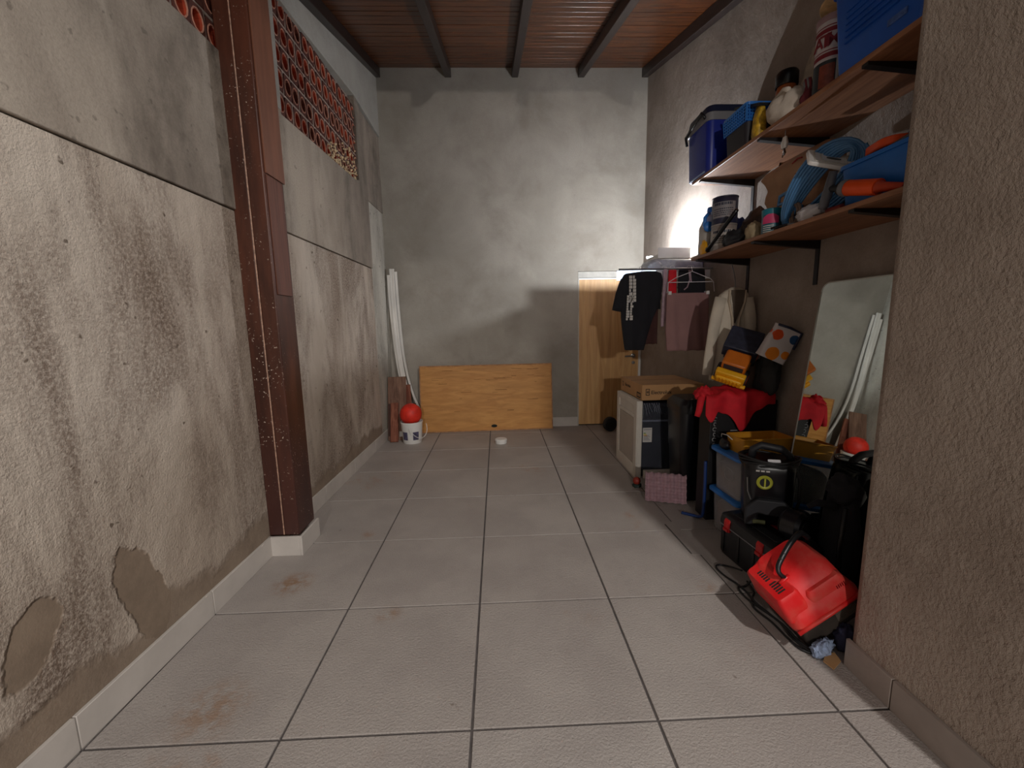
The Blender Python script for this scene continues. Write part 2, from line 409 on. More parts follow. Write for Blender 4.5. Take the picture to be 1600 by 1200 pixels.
# ---- left wall: local frame, x = 0 is the lower plaster face
wl = struct(B(-.25, -.06, -3, 5.15, 0, 4.5).build('wall_left', M_UPPER, None, (XL, 0, 0), (0, 0, -SKEW)))
ZJ, ZS = 1.872, 2.60
B(-.06, 0, -3, 4.46, 0, ZJ-.004).build('lower_plaster', M_LOWER, wl, bevel=.004)
m = MB(); m.prism([(-3, ZJ), (4.46, ZJ), (4.46, 3.34), (4.22, 3.40), (4.22, ZS+.06), (4.12, ZS+.03), (2.80, ZS-.02), (2.80, ZS+.9), (2.31, ZS+.9), (2.31, ZS), (1.15, ZS), (1.15, ZS+.9), (-3, ZS+.9)], -.06, .011)
m.build('upper_plaster', M_UPPER, wl, bevel=.004)
B(-.06, -.007, 4.46, 5.15, 0, 2.55).build('end_strip', M_STRIP, wl)
B(-.06, .002, 4.46, 5.15, 2.55, 3.36).build('mouldy_strip', M_UPPER, wl)
MB().prism([(-3, 3.50), (1.15, 3.50), (2.31, 3.50), (2.80, 3.27), (3.15, 3.295), (4.22, 3.40), (5.15, 3.36), (5.15, 4.5), (-3, 4.5)], -.06, .016).build('smooth_plaster_band', M_BAND, wl, bevel=.004)
B(-.06, .013, 2.315, 2.80, ZS+.0, 3.6).build('jamb_plaster', M_BAND, wl)
# hollow clay bricks, holes facing the room
M_BF = mat('clay_face', (84, 44, 35), .9, var=.25, sc=30, bump=.3); M_BR = mat('clay_rim', (176, 124, 104), .9, var=.15, sc=40); M_BH = mat('clay_hole', (160, 60, 32), .85, var=.25, sc=12); M_MORT = mat('mortar', (150, 134, 124), .95, var=.2, sc=30, bump=.4)
BW, BH = .196, .133
def brick_mesh(dark):
    m = MB(); n = 12
    for cy in (-BW/4, BW/4):
        hw, hh = BW/4, BH/2; sq = []
        for k in range(n):
            a = 2*PI*k/n+PI/12*0; c, s_ = math.cos(a), math.sin(a); t = 1/max(abs(c)/hw, abs(s_)/hh); sq.append((c*t, s_*t))
        R = lambda r, x: [Vector((x, cy+r*1.0*math.cos(2*PI*k/n), r*1.28*math.sin(2*PI*k/n))) for k in range(n)]
        m.m = 0; m.loft([[Vector((-.05, cy+a, b)) for a, b in sq], [Vector((0, cy+a*.985, b*.985)) for a, b in sq]], False)
        m.loft([[Vector((0, cy+a*.985, b*.985)) for a, b in sq], R(.0405, 0)], False)
        m.m = 1; m.loft([R(.0405, 0), R(.039, .003), R(.036, .003), R(.0345, -.002)], False)
        m.m = 2; m.loft([R(.0345, -.002), R(.033, -.032)], False); m.add(R(.033, -.032), [tuple(range(n))])
    me = m.mesh('brick', [M_BF, M_BR, mat('clay_hole_dusty', (104, 52, 40), .9, var=.2) if dark else M_BH]); return me
bA, bB = brick_mesh(False), brick_mesh(True)
B(-.06, -.050, 1.15, 2.31, ZS-.05, 3.5).build('mortar_bed', M_MORT, wl)
B(-.06, -.050, 2.80, 4.22, ZS-.05, 3.4).build('mortar_bed', M_MORT, wl)
for (ya, yb, zt) in ((1.15, 2.31, 3.48), (2.80, 4.24, 3.38)):
    r_ = 0; z = ZS-.005; jm = MB()
    while z+BH < zt+.05:
        y = ya+(-.1 if r_ % 2 else .0); jm.box(-.052, -.010, ya, yb, z-.014, z-.001)
        while y+.03 < yb:
            if y >= ya-.001 or r_ % 2:
                c = y+BW/2
                if c-BW/2 > ya-.105 and c+BW/2 < yb+.14:
                    link('brick', bB if random.random() < .25 else bA, wl, (-.008+random.uniform(-.004, .003), c+random.uniform(-.003, .003), z+BH/2), (random.uniform(-.02, .02), 0, 0))
            jm.box(-.052, -.011, y+BW+.001, min(y+BW+.011, yb), z-.002, min(z+BH+.002, 3.27+.09*(y-2.8) if ya > 2 else 3.5)) if y+BW+.001 < yb and not (ya > 2 and z > 3.27+.09*(y-2.8)-.02) else None
            y += BW+.012
        z += BH+.013; r_ += 1
    jm.build('mortar_joint', M_MORT, wl)
# mortar droppings caught on the bricks near the sill
m = MB(); rnd = random.Random(3)
for _ in range(150):
    t = rnd.random(); y = 3.55+.62*t+rnd.uniform(-.05, .05); z = ZS+.03*(y-2.8)+rnd.random()**2*.26*(.4+t)
    s_ = rnd.uniform(.004, .012); m.sphere((rnd.uniform(-.006, .004), y, z), s_, 5, 4)
o = m.build('mortar_crumbs', mat('mortar_crumb', (200, 176, 140), .9, var=.2), wl); o['kind'] = 'stuff'

# ---- back wall with door opening
DX0, DX1, DZ = .985, 1.735, 1.80
wb = struct(B(-1.7, 2.0, YB+.07, YB+.22, 0, 4.5).build('wall_back', M_BACK))
MB().prism([(-1.7, 0), (DX0-.012, 0), (DX0-.012, DZ+.075), (XR+.2, DZ+.075), (XR+.2, 4.5), (-1.7, 4.5)], YB, YB+.07, 'y').build('plaster', M_BACK, wb)
B(DX1+.012, XR+.2, YB, YB+.07, 0, DZ+.075).build('plaster', M_BACK, wb)
door = struct(B(DX0+.004, DX1-.012, YB+.018, YB+.05, .012, DZ-.006).build('door_1', M_DOOR))
m = B(DX0-.012, DX1+.012, YB-.004, YB+.065, DZ, DZ+.07); m.build('door_frame', mat('frame_grey', (176, 172, 164), .6), door)
B(DX1-.012, DX1+.012, YB-.006, YB+.065, 0, DZ).build('door_frame', M_PLAST_W, door)
B(DX0-.012, DX0+.002, YB-.004, YB+.065, 0, DZ).build('door_frame', mat('frame_grey', (176, 172, 164), .6), door)
B(DX0+.004, DX1-.012, YB+.010, YB+.03, DZ-.02, DZ-.004).build('door_stop', M_PLAST_W, door)
h = MB(); h.lathe([(.026, 0), (.026, .008), (.012, .012), (.011, .045), (.011, .05)], 16, M=Matrix.Translation((DX1-.075, YB+.018, .86)) @ Matrix.Rotation(PI/2, 4, 'X'))
h.tube([(DX1-.075, YB-.028, .86), (DX1-.10, YB-.03, .86), (DX1-.185, YB-.03, .856)], .010, 10)
h.lathe([(.02, 0), (.02, .006), (.008, .007)], 16, M=Matrix.Translation((DX1-.07, YB+.018, .775)) @ Matrix.Rotation(PI/2, 4, 'X'))
h.build('handle', M_STEEL, door, smooth='auto')
# ---- right wall and pier
struct(B(XR, XR+.2, .95, YB+.1, 0, 4.5).build('wall_right', M_RIGHT))
struct(B(1.268, 2.0, .72, 1.330, 0, 4.2).build('wall_pier', M_PIER, bevel=.035, seg=4))
# ---- ceiling planks and beams
slope = math.atan(.28); ceil = struct(B(-1.62, 2.0, -3.6, .12, .02, .06).build('ceiling', M_BEAM, None, (0, YB, 4.07), (slope, 0, 0)))
PW = .088; pm = MB().box(-1.62, 2.0, -PW/2+.002, PW/2-.002, 0, .02).mesh('plank', M_CEIL)
for i in range(41): link('plank', pm, ceil, (0, .07-i*PW, random.uniform(-.0015, .0015)), (0, 0, 0), bevel=.003, seg=1)
bmesh_ = MB().box(-.034, .034, -3.55, .0, -.095, .0).mesh('beam', M_BEAM)
for x in (-1.25, -.475, .262, .998, 1.715): link('beam', bmesh_, ceil, (x, 0, 0), bevel=.004)
# ---- skirting tiles
def skirting(name, pieces, m):
    root = struct(B(*pieces[0]).build(name, m, bevel=.002))
    for p in pieces[1:]: B(*p).build('tile', m, root, bevel=.002)
    return root
bl = struct(B(0, .014, -2.4, GY0-.6-.002, 0, .115).build('baseboard_left', M_SKIRT, None, (XL, 0, 0), (0, 0, -SKEW), bevel=.002))
for a, b in ((GY0-.6, GY0), (GY0, GY0+.6), (GY0+.6, 2.222), (2.44, 2.95), (2.95, 3.55), (3.55, 4.15), (4.15, 5.0)):
    B(0, .014, a+.002, b-.002, 0, .115).build('tile', M_SKIRT, bl, bevel=.002)
skirting('baseboard_back', [(-1.28, -.70, YB-.012, YB, 0, .115), (-.696, -.10, YB-.012, YB, 0, .115), (-.096, .50, YB-.012, YB, 0, .115), (.504, DX0-.014, YB-.012, YB, 0, .115)], M_SKIRT)
skirting('baseboard_pier', [(1.254, 1.268, 1.145, 1.322, 0, .108), (1.254, 1.268, .72, 1.141, 0, .108)], M_SKIRT_D)
bp = skirting('baseboard_column', [(-1.326, -1.142, 2.212, 2.226, 0, .115), (-1.142, -1.128, 2.212, 2.440, 0, .115)], M_SKIRT)
for o in [bl, bp]: pass
def paint_col():
    k = NT('brown_enamel'); x, y, z = k.xyz()
    c = k.mix(k.ramp(k.noise(2.5, 4, .6, vec=k.map((3, 3, .5))), .3, .7), srgb(54, 27, 18), srgb(92, 50, 34))
    low = k.ramp(z, .1, 1.1, .75, 0.)
    c = k.mix(low, c, srgb(62, 36, 34))
    sp = k.math('MULTIPLY', k.ramp(k.noise(95, 2, .5), .66, .70), k.ramp(k.noise(5, 3, .6), .42, .62))
    c = k.mix(sp, c, srgb(196, 176, 160)); return k.done(c, .42)
M_COL = paint_col()
# ---- steel column
col = thing('steel_column', 'dark brown painted steel column standing against the stained left wall', 'column', (-1.232, 2.33, 0))
cz = ceil_z(2.33)-.0
B(-.083, -.001, -.098, .098, .115, cz).build('channel_profile', M_COL, col, bevel=.006)
B(.001, .083, -.098, .098, .115, cz).build('channel_profile', M_COL, col, bevel=.006)
MB().tube([(0, -.099, .12+i*.1) for i in range(int((cz-.2)/.1))], .0035, 6).build('weld_seam', mat('weld_chipped', (168, 132, 112), .6, var=.4, sc=40), col)
B(.083, .093, -.085, .098, 2.05, cz-.05).build('timber_lining', mat('brown_timber', (112, 68, 48), .6, var=.15, sc=4, stretch=(6, 6, .6)), col, bevel=.002)
B(.083, .090, -.08, .07, 1.45, 2.045).build('timber_lining', mat('brown_timber_worn', (96, 56, 42), .65, var=.25, sc=6, stretch=(9, 9, .4)), col, bevel=.002)

# ================================================================== LEFT / BACK OBJECTS
# ---- ochre panel
pn = thing('wooden_panel', 'ochre painted wooden panel leaning low against the grey back wall', 'panel', (-.145, 4.873, 0), (-.10, 0, .030))
B(-.795, .795, -.012, .012, .0, .80).build('board', M_PLY, pn, bevel=.003)
m = MB()
for a in ((-.795, .795, .786, .80), (-.795, .795, .0, .012)): m.box(a[0], a[1], -.016, -.012, a[2], a[3])
for a in (-.795, .783): m.box(a, a+.012, -.016, -.012, .012, .786)
m.build('worn_edge', mat('worn_edge', (170, 122, 80), .7, var=.3, sc=12), pn)
rnd = random.Random(5)
for _ in range(30):
    x = rnd.uniform(-.72, .6); z = rnd.choice((.72, .74, .64, .63, .5, .48, .38, .25, .56))+rnd.uniform(-.02, .02); L_ = rnd.uniform(.02, .15)
    B(0, L_, -.0132, -.011, 0, rnd.uniform(.002, .006)).build('scuff_mark', mat('scuff', (112, 70, 30), .8), pn, (x, 0, z))
m = MB(); m.lathe([(.036, 0), (.036, .003)], 20, M=Matrix.Translation((.08, -.0125, .058)) @ Matrix.Rotation(PI/2, 4, 'X') @ Matrix.Scale(.5, 4, (0, 1, 0))); m.build('finger_hole', mat('hole_dark', (28, 34, 30), .9), pn)
# ---- tape roll on floor
t = thing('round_tin', 'small white round tin lying alone on the tiled floor', 'tin', (.011, 4.33, 0))
MB().lathe([(.058, 0), (.062, .004), (.062, .026)], 28).build('base', M_PLAST_W, t, smooth='auto')
MB().lathe([(.064, .024), (.065, .027), (.065, .045), (.060, .05), (.02, .051)], 28).build('lid', M_PLAST_W, t, smooth='auto')
# ---- bucket and ball
b = thing('bucket', 'small white plastic bucket with dark printed labels holding up a red ball', 'bucket', (-.968, 4.475, 0))
MB().lathe([(.098, 0), (.102, .005), (.116, .22), (.121, .222), (.121, .238), (.114, .238), (.111, .22), (.098, .02)], 32).build('body', M_PLAST_W, b, smooth='auto')
for a0 in (-2.15, -1.0):
    rings = [[Vector(((r0+.0012)*math.cos(a0+da), (r0+.0012)*math.sin(a0+da), z)) for da in (-.3, -.15, 0, .15, .3)] for r0, z in ((.1047, .045), (.1095, .135))]
    MB().loft(rings, False, False).build('label', mat('bucket_print', (74, 70, 96), .5, var=.5, sc=40), b)
m = MB(); m.tube([(.118*math.cos(t_), -.02-.11*abs(math.sin(t_))*.5-.08, .2-.13*math.sin(t_)) for t_ in [PI*i/14 for i in range(15)]], .003, 6); m.build('handle', M_PLAST_W, b, rot=(0, 0, .9))
bl_ = thing('ball', 'scuffed red rubber ball resting in the white bucket', 'ball', (-.973, 4.475, .238))
MB().sphere((0, 0, .078), .118, 28, 18).build('shell', mat('red_rubber', (216, 44, 26), .55, var=.2, sc=14, bump=.2, bsc=30), bl_, smooth=True)
m = MB(); m.tube([(.1185*math.cos(a), .1185*math.sin(a)*.5-.0, .078+.1185*math.sin(a)*.86) for a in [2*PI*i/30 for i in range(31)]], .0016, 5); m.build('seam', mat('seam_dark', (140, 24, 18), .6), bl_)
# ---- leaning boards
def plank_thing(label, base, lean_x, lean_y, rz, w_, h_, th, m, extra=False):
    o = thing('old_plank', label, 'plank', base, (lean_x, lean_y, rz), 'boards leaning in the left corner')
    B(-w_/2, w_/2, -th/2, th/2, 0, h_).build('board', m, o, bevel=.003)
    if extra: extra(o)
    return o
def paint1(o):
    B(-.10, -.07, -.0105, -.008, .05, .42).build('paint_streak', mat('streak_dark', (70, 44, 36), .8), o); B(.02, .055, -.0105, -.008, .04, .10).build('sticker', M_PRINT_W, o)
def paint2(o): B(-.05, -.02, -.0125, -.01, .16, .5).build('paint_streak', mat('streak_red', (150, 66, 40), .8, var=.25), o)
plank_thing('wide weathered brown plank leaning in the corner, the one nearest the stained wall', (-1.150, 4.552, .0), -.350, 0., .12, .205, .735, .02, M_OLDWOOD, paint1)
plank_thing('reddish brown plank with a painted streak leaning behind the red ball', (-1.075, 4.712, .002), -.14, -.05, .1, .16, .60, .02, M_OLDWOOD2, paint2)
plank_thing('short split brown plank leaning in front of the wider weathered plank', (-1.17, 4.475, .003), -.46, -.0, .12, .085, .45, .025, M_OLDWOOD2)
# ---- white trims
def trim_thing(label, pts, w_, d_):
    o = thing('trim_strip', label, 'trim strip', pts[0], (0, 0, 0), 'white trims leaning in the left corner')
    p0 = Vector(pts[0]); m = MB(); rings = []
    for i in range(25):
        t_ = i/24*(len(pts)-1); a = min(int(t_), len(pts)-2); f = t_-a
        P = [Vector(pts[max(0, min(len(pts)-1, a+q))]) for q in (-1, 0, 1, 2)]
        c = .5*((2*P[1])+(P[2]-P[0])*f+(2*P[0]-5*P[1]+4*P[2]-P[3])*f*f+(3*P[1]-P[0]-3*P[2]+P[3])*f**3)-p0
        rings.append([c+Vector((sx*w_/2, sy*d_/2, 0)) for sx, sy in ((-1, -1), (-.3, -1), (-.25, -.6), (.25, -.6), (.3, -1), (1, -1), (1, 1), (-1, 1))])
    m.loft(rings).build('profile', M_TRIM_W, o)
    return o
trim_thing('broad white plastic trim bowed in the corner, its foot behind the bucket', [(-.985, 4.76, .004), (-1.075, 4.80, .5), (-1.15, 4.86, .95), (-1.195, 4.93, 1.5), (-1.205, 4.955, 1.93)], .052, .018)
trim_thing('thin white trim curving out to the foot of the ochre panel', [(-.84, 4.93, .004), (-.905, 4.925, .14), (-1.035, 4.905, .50), (-1.11, 4.91, .9), (-1.15, 4.955, 1.4), (-1.165, 4.975, 1.90)], .026, .012)
trim_thing('narrow off-white trim standing between the bowed trim and the left wall', [(-1.04, 4.83, .004), (-1.13, 4.86, .5), (-1.195, 4.89, .95), (-1.238, 4.93, 1.5), (-1.245, 4.945, 1.86)], .026, .014)
# ---- dark caster by the door
t = thing('caster_wheel', 'small black rubber wheel standing on the floor by the pine door', 'wheel', (1.30, 4.70, 0), (0, 0, .3))
MB().lathe([(.04, -.03), (.075, -.03), (.085, -.02), (.085, .02), (.075, .03), (.04, .03)], 24, M=Matrix.Translation((0, 0, .085)) @ Matrix.Rotation(PI/2, 4, 'X')).build('tyre', M_CHAR, t, smooth='auto')
MB().lathe([(.038, -.033), (.038, .033)], 16, M=Matrix.Translation((0, 0, .085)) @ Matrix.Rotation(PI/2, 4, 'X')).build('hub', M_BLACK, t, smooth='auto')

# ================================================================== HANGING RACK, LAMP, CLOTHES
rk = thing('hanging_rack', 'white hanging rack fixed to the right wall with clothes hung below', 'rack', (0, 0, 0))
RX0, RY, RZ = .985, 3.42, 1.672
B(1.24, XR, RY, 3.98, RZ-.014, RZ).build('board', M_PLAST_W, rk, bevel=.002)
B(1.30, XR, RY-.008, RY, 1.612, RZ+.012).build('front_lip', M_PLAST_W, rk, bevel=.002)
B(RX0, 1.30, RY-.016, RY+.012, 1.608, RZ+.012).build('light_bar', mat('light_bar_glow', (214, 232, 255), .5, var=0, emit=1.6), rk, bevel=.003)
MB().tube([(RX0+.0, RY-.045, 1.690), (XR, RY-.045, 1.690)], .007, 10).build('rod', M_STEEL, rk)
for x in (RX0+.01, 1.70): MB().tube([(x, RY-.045, 1.690), (x, RY, 1.680)], .004, 6).build('rod_clip', M_STEEL, rk)
for y in (3.5, 3.9): MB().tube([(XR-.005, y, 1.40), (XR-.02, y, 1.42), (1.35, y, RZ-.018)], .009, 6).build('wall_brace', M_PLAST_W, rk)
pk = thing('wrapped_parcel', 'grey parcel in shiny plastic wrap lying on the white hanging rack', 'parcel', (1.518, 3.62, RZ))
m = rbox([(.44, .22, .02, 0), (.46, .25, .03, .02), (.46, .25, .03, .095), (.43, .2, .04, .124)], 4)
for i, p in enumerate(m.v): m.v[i] = (p[0]+.012*noise.noise(Vector(p)*14), p[1]+.014*noise.noise(Vector(p)*14+Vector((3, 1, 2))), p[2]+(.012*noise.noise(Vector(p)*11+Vector((9, 1, 2))) if p[2] > .01 else 0))
m.build('body', mat('grey_wrap', (178, 180, 188), .22, var=.15, sc=18, bump=.5, bsc=30), pk, smooth=True, sub=1)
m = blob((.06, .012, .035), 4, .3); m.build('wrap_twist', mat('grey_wrap', (0, 0, 0)), pk, (-.19, -.125, .03), smooth=True)
# work lamp
LX, LY, LZ = 1.565, 3.83, 1.905
lp = thing('work_lamp', 'lit white work lamp with an open top tray standing on the hanging rack', 'lamp', (LX, LY, RZ))
dz = LZ-RZ; m = MB()
m.box(-.14, .14, -.14, .14, dz-.085, dz-.078)
m.box(-.144, -.14, -.14, .14, dz-.085, dz-.050); m.box(.14, .144, -.14, .14, dz-.085, dz-.05)
m.box(-.144, .144, .14, .144, dz-.085, dz-.025); m.box(-.144, .144, -.144, -.14, dz-.085, dz+.003)
m.build('housing', M_PLAST_W, lp)
MB().lathe([(.055, 0), (.055, .01), (.012, .014), (.012, dz-.085)], 18).build('stand', M_BLACK, lp, smooth='auto')
MB().sphere((0, 0, dz), .0095, 12, 8).build('bulb', None or mat('bulb_glow', (244, 249, 255), .5, var=0, emit=LAMP_POWER), lp, smooth=True)
MB().lathe([(.010, dz-.078), (.008, dz-.009)], 12).build('socket', M_PLAST_W, lp)

def hook(o, x, z, y, drop=.05, w_=.16, dz=.06, bar=True):
    m = MB(); pts = [(x+.018*math.cos(a), y, 1.690-.000+.010+.012*math.sin(a)) for a in [PI*1.2-i*PI*1.2/8 for i in range(9)]]
    m.tube(pts+[(x, y, z+dz)], .0022, 6)
    m.tube([(x-w_, y, z), (x, y, z+dz), (x+w_, y, z)], .0025, 6)
    if bar: m.tube([(x-w_, y, z), (x+w_, y, z)], .0025, 6)
    return m.build('hanger', mat('hanger_white', (214, 212, 214), .4), o)
YC = RY-.045
# black printed t-shirt
ts = thing('t_shirt', 'black printed t-shirt hung at the outer end of the white rack', 't-shirt', (0, 0, 0))
keys = [(1.672, 1.17, 1.29, .018, YC), (1.655, 1.03, 1.33, .026, YC), (1.60, 1.00, 1.345, .034, YC), (1.45, 1.005, 1.335, .038, YC), (1.30, 1.01, 1.27, .038, YC), (1.10, 1.04, 1.22, .036, YC), (1.045, 1.05, 1.20, .034, YC)]
garment(lerp_rows(keys, 26), amp=.007, seed=1).build('body', M_BLKCLOTH, ts, smooth=True)
m = MB(); 
def sleeve(pts, r0, r1, fl=.5):
    mm = MB(); P = [Vector(p) for p in pts]; rings = []
    for i in range(9):
        f = i/8; t_ = f*(len(P)-1); a = min(int(t_), len(P)-2); c = P[a].lerp(P[a+1], t_-a); d = (P[a+1]-P[a]).normalized(); u = Vector((d.z, 0, -d.x))
        r = r0+(r1-r0)*f
        rings.append([c+u*r*math.cos(2*PI*k/16)+Vector((0, fl*r*math.sin(2*PI*k/16)+.004*math.sin(f*9+k), 0)) for k in range(16)])
    return mm.loft(rings)
sleeve([(1.05, YC, 1.60), (1.01, YC+.0, 1.49), (.985, YC, 1.36)], .05, .05).build('sleeve', M_BLKCLOTH, ts, smooth=True)
sleeve([(1.275, YC, 1.60), (1.285, YC, 1.48), (1.288, YC, 1.37)], .048, .046).build('sleeve', M_BLKCLOTH, ts, smooth=True)
# faded block print: rows of broken bars down the chest
m = MB(); rnd = random.Random(11)
for col_, (xa, za, n_, dx, hgt) in enumerate(((1.058, 1.625, 8, -.002, .026), (1.045, 1.475, 10, -.004, .020))):
    for i in range(n_):
        z = za-i*hgt; x = xa+dx*i*.7+(0 if col_ else 0)
        for q in range(2):
            xx = x+q*.030+(.012*(i*.18)); wd = .024 if rnd.random() < .75 else .014
            m.box(xx, xx+wd, YC-.0445, YC-.036, z-hgt*.42, z+hgt*.42)
            if rnd.random() < .6: m.box(xx+wd*.35, xx+wd*.55, YC-.0450, YC-.036, z-hgt*.49, z+hgt*.1)
m.build('chest_print', M_PRINT_W, ts)
hook(ts, 1.17, 1.635, YC, w_=.14, dz=.035, bar=False)
# brown shorts behind shirt
bs = thing('brown_shorts', 'dark brown cloth hanging behind the black printed t-shirt', 'clothing', (0, 0, 0))
garment(lerp_rows([(1.64, 1.20, 1.34, .013, 3.47), (1.4, 1.19, 1.35, .014, 3.47), (1.085, 1.19, 1.35, .015, 3.47)], 16), amp=.005, seed=4).build('cloth', M_BROWNCLOTH, bs, smooth=True)
MB().tube([(1.27, 3.47, 1.64), (1.27, 3.47, 1.658)], .004, 6).build('hanger', M_STEEL, bs)
def cloth_thing(name, label, cat, keys, m, seed, amp=.005, rows=16):
    o = thing(name, label, cat); garment(lerp_rows(keys, rows), amp=amp, seed=seed).build('cloth', m, o, smooth=True); return o
o = cloth_thing('lilac_scarf', 'narrow lilac lace cloth hung between the black t-shirt and red garment', 'scarf', [(1.688, 1.348, 1.378, .011, YC), (1.5, 1.347, 1.382, .011, YC), (1.28, 1.346, 1.380, .011, YC+.01), (1.23, 1.348, 1.372, .010, YC+.01)], M_LILAC, 6, .004)
hook(o, 1.355, 1.676, YC, w_=.018, dz=.02)
o = cloth_thing('red_garment', 'bright red cloth hung beside the black shorts on the rack', 'clothing', [(1.68, 1.392, 1.455, .014, YC), (1.55, 1.39, 1.46, .016, YC), (1.44, 1.385, 1.462, .016, YC)], M_REDCLOTH, 7, .004)
hook(o, 1.42, 1.668, YC, w_=.025, dz=.022)
o = thing('black_shorts', 'black drawstring shorts hung on the rack above the mauve skirt', 'shorts')
garment(lerp_rows([(1.68, 1.478, 1.685, .02, YC), (1.58, 1.47, 1.695, .024, YC), (1.44, 1.475, 1.705, .024, YC)], 14), amp=.005, seed=9).build('cloth', M_BLKCLOTH, o, smooth=True)
m = MB(); m.tube([(1.545, YC-.026, 1.675), (1.553, YC-.033, 1.60), (1.535, YC-.031, 1.54), (1.51, YC-.031, 1.52)], .005, 6); m.tube([(1.555, YC-.026, 1.675), (1.565, YC-.033, 1.58)], .005, 6); m.build('drawstring', M_LILAC, o)
hook(o, 1.58, 1.672, YC, w_=.09, dz=.02)
# mauve skirt on its own white hanger in front
sk = thing('skirt', 'plain mauve skirt hanging from a white wire hanger on the rack', 'skirt')
YK = YC-.075
garment(lerp_rows([(1.492, 1.352, 1.690, .016, YK), (1.40, 1.352, 1.692, .020, YK), (1.2, 1.352, 1.700, .026, YK), (1.035, 1.368, 1.727, .030, YK)], 24), n=60, amp=.005, seed=12).build('cloth', M_MAUVE, sk, smooth=True)
m = MB(); m.tube([(1.56+.018*math.cos(a), YK+.075-(.0), 1.70+.012*math.sin(a)) for a in [PI*1.2-i*PI*1.2/8 for i in range(9)]]+[(1.56, YK+.02, 1.66)], .003, 6)
m.tube([(1.56, YK+.02, 1.66), (1.42, YK-.0, 1.61), (1.36, YK, 1.575), (1.36, YK, 1.49)], .003, 6); m.tube([(1.56, YK+.02, 1.66), (1.70, YK, 1.60), (1.725, YK, 1.575), (1.735, YK, 1.50)], .003, 6); m.tube([(1.36, YK, 1.575), (1.725, YK, 1.577)], .003, 6)
m.build('hanger', mat('hanger_white', (0, 0, 0)), sk)
for x in (1.37, 1.675): B(x-.012, x+.012, YK-.022, YK+.022, 1.478, 1.505).build('clip', M_PLAST_W, sk, bevel=.002)
# cardigan
cg = thing('cardigan', 'cream knitted cardigan hung on a hanger from the lower shelf bracket', 'cardigan')
CY = 2.80
keys = [(1.49, 1.585, 1.645, .02, CY), (1.47, 1.55, 1.68, .034, CY), (1.44, 1.515, 1.705, .042, CY), (1.38, 1.485, 1.72, .046, CY), (1.2, 1.485, 1.715, .046, CY), (.9, 1.475, 1.715, .048, CY), (.86, 1.475, 1.715, .048, CY)]
garment(lerp_rows(keys, 24), amp=.008, seed=15).build('body', M_CREAM, cg, smooth=True)
sleeve([(1.52, CY-.01, 1.42), (1.475, CY-.02, 1.25), (1.455, CY-.02, 1.05), (1.44, CY-.02, .90)], .042, .034, .7).build('sleeve', M_CREAM, cg, smooth=True)
sleeve([(1.685, CY-.03, 1.42), (1.705, CY-.055, 1.25), (1.695, CY-.06, 1.05), (1.69, CY-.06, .90)], .040, .034, .7).build('sleeve', M_CREAM, cg, smooth=True)
m = MB(); m.tube([(1.56, CY-.040, 1.468), (1.548, CY-.054, 1.40), (1.575, CY-.06, 1.28), (1.590, CY-.062, 1.1), (1.592, CY-.062, .9)], .008, 6); m.tube([(1.665, CY-.040, 1.468), (1.658, CY-.054, 1.40), (1.620, CY-.06, 1.28), (1.603, CY-.062, 1.1), (1.60, CY-.062, .9)], .008, 6); m.build('front_edge', mat('cream_edge', (186, 172, 152), .9), cg)
MB().prism([(1.565, 1.47), (1.655, 1.47), (1.645, 1.38), (1.598, 1.25), (1.572, 1.38)], CY-.0525, CY-.030, 'y').build('inner_lining', mat('dark_lining', (96, 84, 74), .9), cg)
m = MB(); m.tube([(1.615, CY, 1.49), (1.617, CY+.01, 1.54), (1.625, CY+.045, 1.60), (1.632, CY+.082, 1.64), (1.634, CY+.09, 1.664)], .003, 6); m.build('hanger', M_STEEL, cg)

# ================================================================== SHELVES
def shelf(name, label, z, y_ends):
    o = thing(name, label, 'shelf')
    B(1.38, XR, 1.335, y_ends, z, z+.02).build('board', M_SHELF, o, bevel=.002)
    for y in (2.89, 2.262, 1.635):
        br = B(XR-.006, XR, y-.014, y+.014, z-.235, z).build('bracket', M_BRACK, o)
        MB().prism([(XR-.004, z-.045), (XR-.004, z), (1.385, z), (1.385, z-.012)], y-.014, y+.014, 'y').build('arm', M_BRACK, br)
    return o
ZU, ZL = 2.205, 1.690
shelf('wall_shelf', 'upper wood laminate wall shelf on black brackets carrying the blue bin', ZU, 3.0)
shelf('wall_shelf', 'lower wood laminate wall shelf on black brackets carrying the coiled hose', ZL, 2.965)
ZU += .02; ZL += .02
# ---- cooler
c = thing('cool_box', 'dark blue cool box with grey rim at the end of the upper shelf', 'cool box', (1.545, 2.915, ZU))
rbox([(.33, .27, .03, 0), (.345, .285, .035, .02), (.365, .30, .04, .30)]).build('body', M_BLUE_D, c, smooth='auto')
rbox([(.375, .31, .04, .30), (.378, .313, .04, .345), (.37, .305, .04, .35)]).build('rim', M_GREY, c, smooth='auto')
rbox([(.372, .307, .04, .35), (.36, .295, .045, .39), (.29, .23, .05, .405)]).build('lid', M_NAVY, c, smooth='auto')
m = MB(); m.tube([(-.19, .13, .25), (-.205, .12, .30), (-.205, -.10, .36), (-.19, -.12, .32)], .009, 8); m.build('handle', M_BLACK, c, smooth=True)
B(-.17, -.163, -.1, .12, .004, .03).build('foot_trim', mat('pale_blue', (150, 176, 214), .4), c, bevel=.002)
